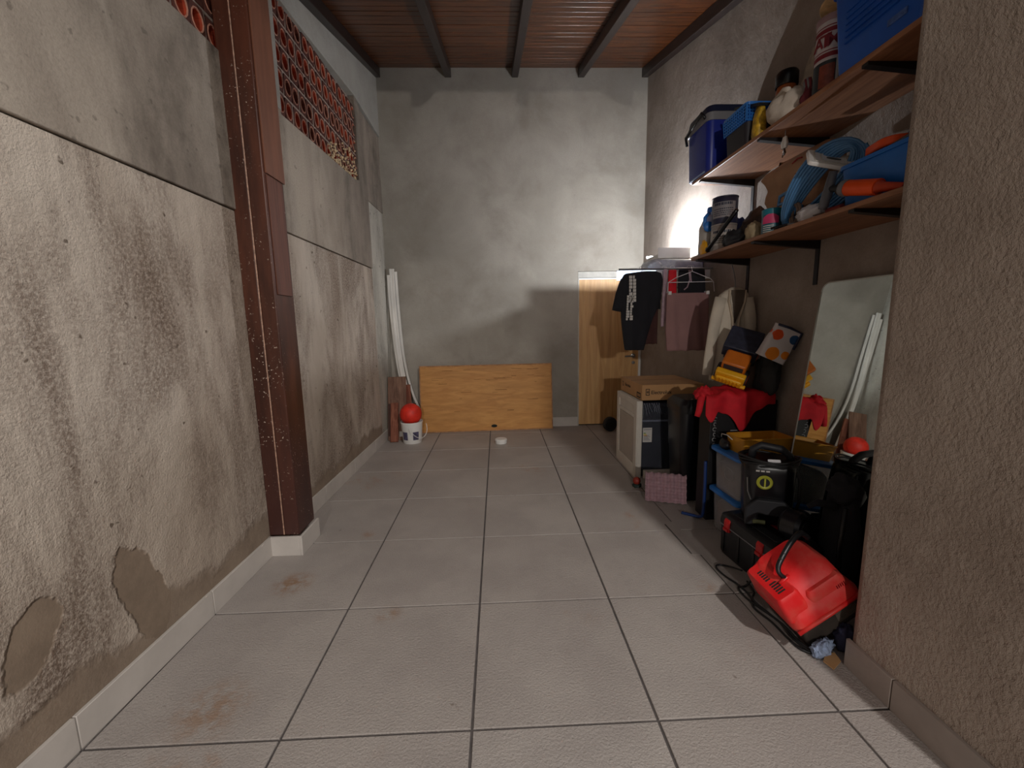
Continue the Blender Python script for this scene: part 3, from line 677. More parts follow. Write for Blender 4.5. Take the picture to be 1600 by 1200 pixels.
# ---- blue basket with dark base
b = thing('mesh_basket', 'dark box with a blue mesh basket rim beside the cool box', 'basket', (1.48, 2.49, ZU)); b.scale = (.88, 1, 1)
rbox([(.20, .20, .02, 0), (.215, .215, .02, .12)]).build('base_box', mat('dark_box', (40, 38, 44), .6), b, smooth='auto')
m = MB()
for sx, sy, ln in ((0, -1, .23), (-1, 0, .23)):
    for i in range(13):
        q = -ln/2+ln*i/12
        if sx == 0: m.tube([(q, -.11, .12), (q*1.05, -.118, .205)], .003, 4)
        else: m.tube([(-.11, q, .12), (-.118, q*1.05, .205)], .003, 4)
    for i in range(6):
        z = .125+.016*i; e = .112+.0012*i
        m.tube([(-e, -e, z), (e, -e, z)] if sx == 0 else [(-e, -e, z), (-e, e, z)], .0035, 4)
m.build('mesh_side', M_BLUE_L, b)
rbox([(.212, .212, .02, .12), (.222, .222, .02, .20)]).build('basket_liner', M_BLUE, b, smooth='auto')
rb = rbox([(.242, .242, .022, .198), (.246, .246, .022, .212)]); rb.build('rim', M_BLUE_L, b, smooth='auto')
B(-.10, -.03, -.13, .12, .212, .226).build('dark_bar', M_BLACK, b, rot=(.35, 0, 0), loc=(0, 0, .0))
# ---- jar with orange label and black lid
j = thing('lidded_jar', 'orange labelled jar with a black lid behind the canvas sack', 'jar', (1.545, 2.310, ZU)); j.scale = (.84, .84, 1.02)
MB().lathe([(.05, 0), (.058, .01), (.058, .22), (.05, .25)], 24).build('body', mat('jar_orange', (176, 96, 50), .35, var=.2, sc=20), j, smooth='auto')
MB().lathe([(.06, .245), (.063, .25), (.063, .305), (.055, .315), (.02, .317)], 24).build('lid', M_BLACK2, j, smooth='auto')
yt = thing('yellow_pouch', 'yellow patterned pouch standing between the blue basket and canvas sack', 'pouch', (1.425, 2.332, ZU))
rbox([(.05, .06, .02, 0), (.06, .068, .02, .03), (.045, .064, .015, .12), (.012, .058, .005, .175)]).build('pouch', mat('yellow_pattern', (196, 156, 40), .5, var=.5, sc=30), yt, smooth='auto')
# ---- canvas sack
s = thing('canvas_sack', 'crumpled off-white canvas sack slumped on the upper shelf', 'sack', (1.475, 2.168, ZU))
blob((.090, .108, .097), 3, .22, 1.8, .25).build('cloth', M_CANVAS, s, smooth=True)
m = MB(); m.tube([(-.055, -.06, .135), (-.035, 0, .165), (-.05, .065, .13)], .012, 8); m.build('rolled_hem', M_CANVAS, s, smooth=True)
# ---- translucent bag behind
s = thing('plastic_bag', 'pale knotted plastic bag standing behind the tall labelled can', 'bag', (1.632, 2.19, ZU))
blob((.065, .075, .23), 8, .25, 2.2, .2).build('bag', mat('pale_bag', (176, 166, 150), .4, var=.15, sc=15, bump=.4, bsc=25), s, smooth=True)
s = thing('glove', 'maroon and grey work glove tucked beside the tall labelled can', 'glove', (1.45, 2.012, ZU))
blob((.03, .026, .055), 21, .3, 2., .2).build('palm', mat('maroon_cloth', (110, 40, 48), .85, var=.2), s, smooth=True)
for i in range(4): MB().tube([(0, -.016+.0105*i, .08), (-.006, -.018+.012*i, .11), (-.012, -.019+.0125*i, .135-.006*abs(i-1.5))], .0062, 8).build('finger', M_GREY if i % 2 else mat('maroon_cloth', (0, 0, 0)), s, smooth=True)
# ---- tall can with lettering
cn = thing('tall_can', 'tall white can lettered ATM in maroon beside the blue bin', 'can', (1.475, 1.925, ZU))
R_ = .058
MB().lathe([(R_-.002, 0), (R_, .004), (R_, .29), (R_-.002, .294)], 32).build('body', mat('can_white', (206, 196, 196), .45, var=.06), cn, smooth='auto')
MB().lathe([(R_+.001, .29), (R_+.003, .293), (R_+.003, .315), (R_-.006, .318)], 32).build('lid', mat('can_lid', (150, 120, 124), .5), cn, smooth='auto')
def band(z0, z1, m, name='label_band', a0=0, a1=2*PI, n=32, rr=R_+.0012):
    rings = [[Vector((rr*math.cos(a0+(a1-a0)*k/n), rr*math.sin(a0+(a1-a0)*k/n), z)) for k in range(n+1)] for z in (z0, z1)]
    return MB().loft(rings, False, False).build(name, m, cn, smooth=True)
band(.245, .262, M_PRINT_R); band(.268, .272, M_PRINT_R); band(.148, .166, M_PRINT_R); band(.172, .176, M_PRINT_R)
band(.0, .135, mat('can_dark', (44, 50, 54), .5)); band(.03, .12, mat('can_brown', (126, 60, 44), .5, var=.3, sc=30), a0=PI*1.08, a1=PI*1.38, rr=R_+.0022)
band(.02, .135, M_PRINT_W, a0=PI*1.40, a1=PI*1.46, rr=R_+.0022)
for i, ch in enumerate('ATM'):
    a = PI*(1.01+.155*i)
    text(ch, .072, M_PRINT_R, cn, ((R_+.0015)*math.cos(a), (R_+.0015)*math.sin(a), .211), (PI/2, 0, a+PI/2), bold=.001)
# ---- blue storage bin
b = thing('storage_bin', 'large blue ribbed plastic bin at the near end of the upper shelf', 'bin', (1.558, 1.60, ZU))
rbox([(.34, .34, .02, 0), (.345, .345, .02, .01), (.37, .40, .02, .30)]).build('body', M_BLUE, b, smooth='auto')
rbox([(.385, .415, .022, .30), (.385, .415, .022, .325)]).build('rim', M_BLUE, b, smooth='auto')
m = MB()
for i in range(6):
    z = .10+.022*i; m.box(-.186, -.174, -.11, .13, z, z+.006, Matrix.Rotation(-.04*0, 4, 'Y'))
m.build('rib', M_BLUE, b); B(-.1795, -.174, -.12, -.05, .045, .065).build('logo_plate', mat('faded_plate', (70, 100, 160), .5, var=.3, sc=60), b)
hb = thing('straw_hat', 'woven straw brim resting above the tall can and blue bin', 'hat', (1.53, 1.885, ZU+.343), (.10, .22, 0))
MB().lathe([(.13, 0), (.135, .004), (.13, .012), (.09, .018), (.085, .075), (.06, .09), (.01, .092)], 32, sx=.9).build('crown', mat('straw', (196, 160, 112), .8, var=.35, sc=14, stretch=(1, 1, 14), bump=.3, bsc=60), hb, smooth='auto')

# ================================================================== LOWER SHELF ITEMS
# jug
j = thing('plastic_jug', 'translucent grey jug with a blue handle at the end of the lower shelf', 'jug', (1.475, 2.89, ZL))
rbox([(.13, .11, .03, 0), (.14, .12, .035, .01), (.14, .12, .04, .19), (.09, .08, .04, .255), (.045, .045, .02, .27), (.045, .045, .02, .29)]).build('body', mat('jug_grey', (190, 186, 180), .4, var=.05), j, smooth='auto')
m = MB(); m.tube([(-.045, -.055, .27), (-.075, -.06, .24), (-.078, -.062, .19), (-.055, -.062, .165)], .012, 8); m.lathe([(.03, 0), (.034, .01), (.03, .02)], 16, M=Matrix.Translation((-.055, -.062, .18)) @ Matrix.Rotation(PI/2, 4, 'X')); m.build('handle', M_BLUE_L, j, smooth=True)
MB().lathe([(.028, .285), (.03, .29), (.03, .315), (.025, .32)], 16).build('cap', M_BLUE_L, j, smooth='auto')
y_ = thing('yellow_cloth', 'small yellow rag pushed against the lower paint can', 'rag', (1.391, 2.815, ZL)); blob((.011, .05, .05), 31, .3, 2.2, .3).build('cloth', M_YELLOW, y_, smooth=True)
def paint_can(label, z, body, lab, prnt):
    o = thing('paint_can', label, 'paint can', (1.475, 2.725, z)); r = .075
    MB().lathe([(r-.002, 0), (r, .003), (r, .155), (r-.002, .158)], 32).build('body', body, o, smooth='auto')
    MB().lathe([(r-.002, .156), (r+.002, .158), (r+.002, .166), (r-.006, .166), (r-.008, .160)], 32).build('lid', body, o, smooth='auto')
    n = 24
    rings = [[Vector(((r+.001)*math.cos(PI*1.0+PI*.62*k/n), (r+.001)*math.sin(PI*1.0+PI*.62*k/n), zz)) for k in range(n+1)] for zz in (.035, .13)]
    MB().loft(rings, False, False).build('label', lab, o, smooth=True)
    m = MB(); rnd = random.Random(int(z*100))
    for i, (zz, hh) in enumerate(((.110, .016), (.085, .006), (.072, .005), (.060, .005), (.048, .005))):
        a = PI*1.06
        while a < PI*1.52:
            da = rnd.uniform(.05, .14)
            m.loft([[Vector((rr*math.cos(a+da*q), rr*math.sin(a+da*q), z2)) for q in (0, .5, 1)] for rr, z2 in ((r+.002, zz), (r+.002, zz+hh))], False, False); a += da+.04
    m.build('printed_lines', prnt, o)
    return o
paint_can('lower paint can with a pale label, another can stacked on it', ZL, mat('can_tin', (160, 152, 148), .4, metal=.3), mat('label_pale', (188, 180, 172), .5), M_NAVY)
paint_can('dark blue paint can stacked on top of the pale labelled can', ZL+.167, mat('can_navy', (40, 42, 66), .4), mat('label_grey', (136, 132, 136), .5), M_NAVY)
# black folded tripod / tool
t = thing('black_tool', 'black folded tool with a long handle leaning by the paint cans', 'tool', (1.405, 2.535, ZL))
MB().tube([(-.025, .21, .012), (-.01, .10, .09), (.005, 0, .165), (.012, -.05, .20)], .012, 8).build('long_handle', M_BLACK2, t, smooth=True)
blob((.05, .10, .055), 41, .35, 2.6, .2).build('tool_body', M_CHAR, t, (.035, .0, 0), smooth=True)
MB().sphere((-.028, .205, .022), .010, 10, 8).build('steel_tip', M_STEEL, t, smooth=True)
t = thing('paper_roll', 'pale rolled paper bag lying between black tool and spray can', 'paper bag', (1.445, 2.352, ZL)); blob((.042, .055, .055), 44, .3, 2., .3).build('paper', mat('pale_paper', (168, 150, 120), .85, var=.2, sc=12), t, smooth=True)
t = thing('dark_bag', 'dark brown leather bag lying behind the spray can', 'bag', (1.62, 2.58, ZL)); blob((.10, .12, .13), 47, .22, 1.9, .2).build('bag', mat('dark_leather', (64, 50, 44), .5, var=.25, bump=.2), t, smooth=True)
t = thing('navy_bundle', 'navy cloth bundle behind the stacked paint cans', 'cloth bundle', (1.62, 2.80, ZL)); blob((.09, .09, .13), 52, .2, 2., .2).build('cloth', mat('royal_cloth', (26, 50, 110), .8, var=.2), t, smooth=True)
# spray can
s = thing('spray_can', 'teal and pink tin standing near the front of the lower shelf', 'tin', (1.452, 2.215, ZL))
MB().lathe([(.044, 0), (.046, .003), (.046, .10), (.044, .103)], 28).build('body', mat('teal_tin', (34, 92, 108), .4, var=.12), s, smooth='auto')
MB().lathe([(.047, .10), (.048, .104), (.048, .128), (.04, .132)], 28).build('lid', mat('teal_lid', (20, 112, 130), .4), s, smooth='auto')
rings = [[Vector((.0472*math.cos(PI*1.0+PI*.55*k/16), .0472*math.sin(PI+PI*.55*k/16), z+(.018*math.sin(PI*k/16) if z > .07 else 0))) for k in range(17)] for z in (.055, .085)]
MB().loft(rings, False, False).build('pink_label', mat('pink', (206, 60, 110), .5), s, smooth=True)
m = MB()
for i in range(4): m.loft([[Vector((.0472*math.cos(PI*1.03+.36*PI*k/8), .0472*math.sin(PI*1.03+.36*PI*k/8), .012+.010*i+d)) for k in range(9)] for d in (0, .004)], False, False)
m.build('printed_lines', M_PRINT_W, s)
s = thing('teal_tin', 'plain dark teal tin beside the pink labelled tin', 'tin', (1.492, 2.132, ZL)); s.scale = (.8, .8, 1)
MB().lathe([(.04, 0), (.042, .003), (.042, .115), (.04, .118)], 24).build('body', mat('teal_dark', (40, 66, 72), .45), s, smooth='auto'); MB().lathe([(.043, .115), (.043, .13), (.03, .133)], 24).build('lid', mat('teal_lid', (0, 0, 0)), s, smooth='auto')
# kraft paper bag
kb = thing('paper_bag', 'large crumpled brown paper bag with red marks behind the hose coil', 'paper bag', (1.635, 2.262, ZL), (0, 0, .1))
m = MB(); rings = []
for i in range(15):
    t_ = i/14; z = .43*t_; w_ = .108-.025*t_; d_ = .20-.03*t_
    if t_ > .85: w_ *= 1-(t_-.85)*4.5
    ring = []
    for q, (x, y) in enumerate(rrect(2*w_, 2*d_, .02, 6)):
        n_ = noise.noise(Vector((x*9, y*9, z*11)))*.035+abs(noise.noise(Vector((x*8, y*9, z*10+4))))*.05
        ring.append(Vector((x-n_*1.1*(1 if x > 0 else -1), y-n_*(1 if y > 0 else -1), z)))
    rings.append(ring)
m.loft(rings).build('paper', M_KRAFT, kb, smooth='auto')
for P in ([(-.085, -.02, .36), (-.082, -.05, .375), (-.084, -.08, .37)], [(-.088, -.05, .30), (-.088, -.08, .305), (-.086, -.11, .32)]): MB().tube(P, .004, 5).build('red_mark', mat('red_print', (150, 40, 40), .7), kb)
# hose coil, leaning
hc = thing('hose_coil', 'coiled pale blue garden hose leaning over the lower shelf front', 'hose', (1.510, 2.000, ZL))
LA = Vector((.16, -.68, .62)).normalized(); VD = Vector((.58, .78, .24)).normalized(); SA = LA.cross(VD).normalized()
pts = []
for i in range(8*30):
    a = 2*PI*i/30; k_ = i/30; w_ = .022+.0125*k_
    p = LA*(.165+.006*k_)*math.cos(a)+SA*w_*math.sin(a)*(1+.25*math.cos(a))+VD*(.010*math.sin(k_*2.3+a*.5)+.012*math.cos(a*2))
    pts.append((p.x-.02, p.y-.05, p.z))
zmin = min(p[2] for p in pts); pts = [(p[0], p[1], p[2]-zmin+.012) for p in pts]
MB().tube(pts, .0066, 8).build('hose', M_HOSE, hc, smooth=True)
MB().tube([(-.02, .05, .10), (-.03, .12, .148), (-.04, .195, .146), (-.03, .205, .19), (.0, .13, .215), (.02, .06, .18)], .0088, 8).build('hose_end', M_HOSE, hc, smooth=True)
m = MB()
for k in range(2): m.tube([(-.062+.02*math.cos(a)*.6, .028+.042*math.cos(a)+k*.016, .062+.045*math.sin(a)) for a in [2*PI*i/20 for i in range(21)]], .007, 6)
m.build('tie_cord', mat('tan_cord', (120, 98, 84), .7), hc, smooth=True)
# white cloth and dark clutter
o = thing('white_rag', 'crumpled white rag on the front of the lower shelf', 'rag', (1.44, 1.91, ZL)); blob((.045, .075, .042), 61, .3, 2.4, .3).build('cloth', M_WHITECLOTH, o, smooth=True)
o = thing('pliers', 'steel pliers lying beside the crumpled white rag', 'pliers', (1.41, 2.03, ZL+.002), (0, 0, .5))
MB().tube([(0, -.05, .006), (.004, 0, .012), (.016, .07, .006)], .006, 6).build('handle', M_STEEL, o, smooth=True); MB().tube([(.012, -.045, .006), (.004, 0, .012), (-.012, .07, .006)], .006, 6).build('handle', M_BLACK, o, smooth=True)
# white drain cover leaning
v = thing('drain_cover', 'white square plastic grate with an oval slot lying on the blue box', 'grate', (1.470, 1.853, 1.953))
ux = Vector((.19, -.065, -.06)).normalized(); uy = Vector((-.04, -.125, -.11)); uy = (uy-ux*uy.dot(ux)).normalized(); un = ux.cross(uy)
v.rotation_euler = Matrix(((ux.x, uy.x, un.x), (ux.y, uy.y, un.y), (ux.z, uy.z, un.z))).to_euler()
rbox([(.195, .140, .012, 0), (.20, .145, .014, .005), (.20, .145, .014, .014), (.193, .138, .012, .017)], 3).build('plate', M_PLAST_W, v, smooth='auto')
for sz, z in ((.15, .0265), (.10, .0275)):
    m = MB(); P = [(x, y, z-.0265-.001) for x, y in rrect(sz, sz*.78, .01, 3)]; m.tube(P+[P[0]], .003, 6); m.build('ridge', mat('ridge_grey', (190, 188, 180), .5), v, smooth=True)
MB().lathe([(.012, -.003), (.012, -.0008)], 20, sx=2.4, sy=.7).build('slot', mat('slot_dark', (80, 78, 74), .7), v)
# blue box
bb = thing('tool_case', 'open blue plastic box near the pier on the lower shelf', 'box', (1.575, 1.575, ZL))
rbox([(.25, .34, .02, 0), (.26, .35, .022, .01), (.285, .385, .025, .165)]).build('body', mat('bright_blue_box', (16, 104, 190), .4, var=.06), bb, smooth='auto')
rbox([(.298, .398, .028, .160), (.298, .398, .028, .175)]).build('rim', mat('bright_blue_box', (0, 0, 0)), bb, smooth='auto')
# orange saw on the box
sw = thing('hand_saw', 'orange handled black saw lying on top of the blue box', 'saw', (1.555, 1.60, ZL+.1765), (0, 0, -.25))
MB().prism(rrect(.22, .16, .05, 5), .0, .032, 'z').build('handle', M_ORANGE, sw, (0, .02, .014), bevel=.006)
B(-.09, .10, -.16, .06, .0, .014).build('base_plate', M_BLACK, sw, bevel=.004)
MB().prism([(-.08, .0), (.09, .0), (.05, .16), (-.04, .16)], .0, .004, 'z').build('blade', M_STEEL, sw, (0, .04, .0))
hs = thing('thick_blue_cable', 'thick blue cable arching behind the orange saw', 'cable', (1.66, 1.75, ZL))
MB().tube([(.03, .14, .008), (.04, .10, .15), (.045, .05, .27), (.045, -.05, .34), (.045, -.18, .35), (.035, -.29, .29), (.01, -.33, .192)], .012, 10).build('cable', mat('dark_blue_cable', (52, 84, 130), .4), hs, smooth=True)
# caulking gun: orange tube with grey end
cg_ = thing('caulking_gun', 'bright orange caulking gun with a dark grey head overhanging the lower shelf', 'caulking gun', (1.403, 1.612, ZL+.053), (.27, 0, .10))
MB().tube([(0, .062, .0), (0, -.065, -.0)], .029, 20).build('barrel', M_ORANGE, cg_, smooth='auto')
MB().tube([(0, .062, 0), (0, .085, 0)], .031, 20).build('collar', M_GREY, cg_, smooth='auto')
MB().tube([(0, .085, 0), (0, .10, 0)], .026, 20).build('end_ring', M_BLACK, cg_, smooth='auto')
MB().tube([(0, .10, 0), (0, .15, 0)], .013, 12).build('rod', M_CHAR, cg_, smooth='auto')
MB().tube([(.0, .158, .065), (.0, .156, .02), (0, .156, -.03), (0, .158, -.066), (0, .160, -.080)], lambda t_: .015+.004*math.sin(PI*t_), 12).build('grip', mat('dark_grey_grip', (84, 84, 90), .5), cg_, smooth=True)
MB().tube([(0, -.065, 0), (0, -.075, 0), (0, -.16, .0)], lambda t_: .024-.012*t_, 14).build('nozzle', mat('orange_dark', (190, 60, 16), .5), cg_, smooth='auto')
rl = thing('screwdriver', 'short red handled screwdriver under the caulking gun on the shelf', 'screwdriver', (1.415, 1.76, ZL+.012), (0, 0, .1))
MB().tube([(0, -.04, 0), (0, .0, 0), (0, .03, 0)], .012, 10).build('handle', mat('dull_red', (130, 40, 30), .5), rl, smooth='auto'); MB().tube([(0, .03, 0), (0, .10, 0)], .003, 6).build('shaft', M_STEEL, rl)
# small clutter hanging below the upper shelf
o = thing('key_bunch', 'small white tagged bunch of keys hooked under the upper shelf', 'keys', (1.462, 2.17, ZU-.02))
MB().tube([(0, 0, 0), (0, 0, -.03)], .002, 6).build('hook', M_STEEL, o); rbox([(.016, .03, .006, -.085), (.022, .036, .008, -.06), (.012, .02, .004, -.03)], 3).build('tag', M_PRINT_W, o)
for i in range(4): MB().tube([(0, 0, -.083), (.006*(i-1.5), .016*(i-1.5), -.115-.004*(i % 2))], .0035, 5).build('key', mat('old_brass', (86, 64, 46), .5, metal=.6), o)

# ================================================================== FLOOR PILE ON THE RIGHT
# ---- oven in transit wrapping
ov = thing('boxed_oven', 'black oven in clear wrapping with a white foam front standing on the floor', 'oven', (1.10, 3.20, 0), (0, 0, 0))
B(.05, .50, .02, .52, .01, .63).build('body', mat('oven_black', (18, 22, 36), .25, var=.15), ov, bevel=.01)
m = MB()  # white front frame facing -x with recessed window
W0, W1, H0, H1 = 0., .545, .0, .645
m.box(.008, .05, W0, W1, H0, H1)
m.build('foam_front', mat('foam_white', (214, 208, 198), .75, var=.04, bump=.1, bsc=200), ov, bevel=.008)
m = MB()
for a in ((.0, .010, W0+.0, W0+.07, H0, H1), (.0, .010, W1-.07, W1, H0, H1), (.0, .010, W0+.07, W1-.07, H0, H0+.10), (.0, .010, W0+.07, W1-.07, H1-.05, H1), (.0, .010, W0+.07, W1-.07, H1-.15, H1-.12)): m.box(*a)
m.build('foam_rim', mat('foam_white', (0, 0, 0)), ov, bevel=.003)
B(.004, .012, .075, W1-.075, .105, H1-.155).build('window_panel', mat('foam_grey', (182, 174, 164), .5, var=.05), ov)
B(.05, .50, .012, .02, .47, .485).build('chrome_bar', mat('pale_bar', (96, 102, 120), .25), ov, bevel=.003)
B(.06, .135, .0165, .02, .30, .42).build('energy_label', M_PRINT_W, ov)
m = MB()
for i, c_ in enumerate(((90, 150, 60), (200, 190, 40), (220, 150, 40))): pass
for i in range(3): B(.066, .084+.006*i, .0155, .017, .372-.010*i, .379-.010*i).build('energy_bar', mat('energy_%d' % i, ((110, 160, 70), (214, 196, 60), (222, 150, 50))[i], .6), ov)
m = MB()
for i in range(5): m.box(.066+.003*(i % 2), .12-.008*(i % 3), .0155, .017, .318+.009*i, .321+.009*i)
m.box(.066, .128, .0155, .017, .404, .408); m.build('printed_lines', mat('label_ink', (90, 92, 110), .6), ov)
rnd = random.Random(8)
m = MB(); n1, n2 = 30, 22
for i in range(n1+1):
    for j in range(n2+1):
        x = .052+.45*i/n1; z = .02+.60*j/n2
        m.v.append((x, .004+.010*abs(noise.noise(Vector((x*14, z*9, 2))))*(1+2.5*(j/n2)**6), z))
for i in range(n1):
    for j in range(n2): m.f.append((i*(n2+1)+j, (i+1)*(n2+1)+j, (i+1)*(n2+1)+j+1, i*(n2+1)+j+1)); m.mi.append(0)
m.build('plastic_wrap', mat('film', (210, 214, 226), .08, var=.1, alpha=.06, bump=.3, bsc=30), ov, smooth=True)
m = MB(); 
for i in range(7): m.tube([(.06+.02*i, .004, .628), (.075+.018*i+rnd.uniform(-.01, .01), -.006, .60), (.085+.02*i, .0, .565-rnd.uniform(0, .04))], .004, 5)
m.build('wrap_fold', mat('film_fold', (150, 156, 172), .1, var=.2, alpha=.3), ov, smooth=True)
rbox([(.43, .03, .01, .0), (.43, .03, .01, .07)]).build('foam_base', mat('foam_white', (0, 0, 0)), ov, (.28, .0, 0), bevel=.004)
# ---- carton
cb = thing('carton', 'flat brown Electrolux cardboard carton lying on the wrapped oven'.replace('Electrolux ', ''), 'carton', (1.135, 3.19, .651), (0, 0, .0))
B(0, .50, 0, .56, 0, .125).build('box', M_CARD, cb, bevel=.003)
B(.0, .50, .27, .285, .1252, .1256).build('top_seam', mat('card_dark', (120, 88, 58), .8), cb)
text('Electrolux', .040, M_PRINT_K, cb, (.155, -.0006, .062), (PI/2, 0, 0), bold=.0005)
m = MB()
for a in ((.030, .062, .088, .093), (.030, .062, .040, .045), (.030, .035, .045, .088), (.057, .062, .045, .088)): m.box(a[0], a[1], -.0012, 0, a[2], a[3])
m.prism([(.037, .0665), (.046, .078), (.046, .055)], -.0012, 0, 'y'); m.prism([(.055, .0665), (.048, .084), (.048, .049)], -.0012, 0, 'y'); m.build('logo', M_PRINT_K, cb)
text('Electrolux', .036, M_PRINT_K, cb, (-.0006, .36, .07), (PI/2, 0, -PI/2))
m = MB(); m.box(-.0012, 0, .03, .12, .012, .055); m.build('print_block', M_PRINT_K, cb)
m = MB()
for y0 in (.04, .065, .09): m.box(-.002, 0, y0, y0+.014, .022, .045)
m.build('print_icon', M_CARD, cb)
m = MB(); m.box(-.0012, 0, .475, .51, .05, .055); m.box(-.0012, 0, .475, .51, .085, .09); m.box(-.0012, 0, .475, .48, .055, .085); m.box(-.0012, 0, .505, .51, .055, .085); m.build('logo', M_PRINT_K, cb)
# ---- trash bin
tb = thing('waste_bin', 'tall black plastic waste bin standing beside the wrapped oven', 'bin', (1.395, 2.86, 0))
rbox([(.22, .22, .04, 0), (.23, .23, .045, .01), (.26, .26, .05, .36), (.268, .268, .05, .37), (.285, .285, .05, .64)]).build('body', M_BLACK2, tb, smooth='auto')
rbox([(.295, .295, .05, .64), (.30, .30, .05, .66), (.295, .295, .05, .70), (.24, .24, .05, .735)]).build('lid', M_BLACK, tb, smooth='auto')
B(-.03, .03, -.160, -.13, .67, .70).build('lid_tab', M_BLACK, tb, bevel=.005)
# ---- egg tray
et = thing('egg_tray', 'lilac paper pulp egg tray propped on edge against the black bin', 'egg tray', (1.158, 2.726, .0), (-.30, 0, -.32))
m = MB(); nx, nz = 49, 33; W_, H_ = .275, .20
for i in range(nx):
    for j in range(nz):
        u, v_ = i/(nx-1), j/(nz-1)
        a = .5*math.cos(u*12*PI)+.5*math.cos(v_*9*PI)
        wob = .004*math.cos(u*12*PI)*(1 if j in (0, nz-1) else 0)
        m.v.append((-W_/2+W_*u, -.019*a, .006+H_*v_+wob))
for i in range(nx-1):
    for j in range(nz-1): m.f.append((i*nz+j, (i+1)*nz+j, (i+1)*nz+j+1, i*nz+j+1)); m.mi.append(0)
m.build('pulp_sheet', M_EGG, et, smooth=True, solid=.003)
# red/green bits between
o = thing('tomato_toy', 'small red and green object on the floor behind the egg tray', 'toy', (1.055, 3.03, 0)); MB().sphere((0, 0, .05), .03, 14, 10).build('red_part', mat('brick_red', (150, 50, 36), .5), o, smooth=True); blob((.035, .03, .018), 71, .3).build('green_part', mat('dark_green', (30, 48, 42), .6), o, smooth=True)
# ---- blue lid standing
lb = thing('blue_strap', 'blue plastic strip curving from the floor up beside the clear boxes', 'strip', (1.245, 2.50, .0))
MB().tube(spline([(-.05, .05, .012), (0, .01, .012), (.03, -.03, .020), (.040, -.055, .06), (.040, -.06, .25), (.040, -.055, .40)]), .010, 8).build('strip', mat('strap_blue', (18, 52, 112), .4), lb, smooth=True)
# ---- black carton behind boxes
bx = thing('black_carton', 'large black printed carton behind the clear boxes, red cloth draped over it', 'carton', (1.31, 2.46, 0))
B(0, .42, 0, .14, 0, .775).build('box', mat('black_card', (15, 15, 19), .55, var=.12), bx, bevel=.003)
m = MB(); rnd = random.Random(4)   # handwritten-looking script running up the edge
for i in range(7):
    z = .50+.033*i; m.tube([(.030+.012*math.cos(a)*(.6+.4*(i % 2)), -.001, z+.011*math.sin(a)) for a in [PI*.2+1.45*PI*q/8 for q in range(9)]], .0022, 5)
m.build('script_mark', mat('print_grey', (150, 150, 152), .6), bx)
m = MB()
for i, wd in enumerate((.05, .055, .06, .035)): m.box(.13, .13+wd, -.001, 0, .585-.022*i, .592-.022*i)
m.build('printed_lines', mat('print_grey', (0, 0, 0)), bx)
# ---- clear boxes
def clear_box(label, z, m_in):
    o = thing('clear_box', label, 'storage box', (1.471, 2.28, z), (0, 0, .03))
    m = MB()
    R = lambda w_, d_, zz: [Vector((x, y, zz)) for x, y in rrect(w_, d_, .03, 4)]
    m.loft([R(.300, .265, .235), R(.285, .25, .012), R(.285, .25, .0)], False); m.add(R(.285, .25, 0), [tuple(range(20))])
    m.build('tub', M_CLEAR, o, smooth='auto', solid=.003)
    rim = rbox([(.335, .30, .035, .232), (.345, .31, .035, .236), (.345, .31, .035, .252), (.325, .29, .03, .258)]); rim.build('lid', M_BLUE_L, o, smooth='auto')
    q = rbox([(.26, .225, .03, .008), (.265, .23, .03, .02), (.265, .23, .03, .16), (.22, .19, .05, .185)])
    for i, p in enumerate(q.v): q.v[i] = (p[0]+.012*noise.noise(Vector(p)*17+Vector((z, 0, 0))), p[1]+.010*noise.noise(Vector(p)*15), p[2]+(.02*noise.noise(Vector(p)*12) if p[2] > .1 else 0))
    q.build('contents', m_in, o, smooth='auto')
    m = MB(); m.tube([(-.149, -.03+.028*math.cos(a)*1.6, .13+.035*math.sin(a)) for a in [2*PI*i/18 for i in range(19)]], .003, 5); m.build('embossed_ring', M_CLEAR, o, smooth=True)
    return o
clear_box('lower clear storage box with a blue lid standing on the floor', .0, mat('contents_pink', (126, 100, 100), .8, var=.3, sc=18))
clear_box('upper clear storage box with a blue lid under the yellow tray', .2585, mat('contents_grey', (104, 96, 92), .8, var=.3, sc=14))
# ---- yellow tray
yt = thing('yellow_tray', 'shallow mustard yellow plastic tray on the upper clear box', 'tray', (1.50, 2.265, .517), (0, 0, .05))
m = MB(); R = lambda w_, d_, zz: [Vector((x, y, zz)) for x, y in rrect(w_, d_, .012, 3)]
m.loft([R(.30, .16, .09), R(.285, .145, .09), R(.27, .13, .008), R(.004, .004, .008)], False); m.loft([R(.004, .004, 0), R(.285, .145, 0), R(.30, .16, .09)], False)
m.build('body', M_YELLOW_D, yt, smooth='auto')
P = [(x, y, .091) for x, y in rrect(.302, .162, .013, 3)]; MB().tube(P+[P[0]], .004, 6).build('rim', M_YELLOW_D, yt)
sd = thing('wire_bundle', 'black charger with looped pale wire lying on the clear box lid', 'charger', (1.335, 2.33, .517))
blob((.024, .045, .035), 81, .2, 1.6).build('charger_body', M_BLACK, sd, smooth=True)
MB().tube([(.0, .04, .06), (-.01, .02, .085), (-.005, -.03, .09), (.01, -.06, .07)], .003, 6).build('wire', mat('pale_wire', (196, 194, 188), .5), sd, smooth=True)
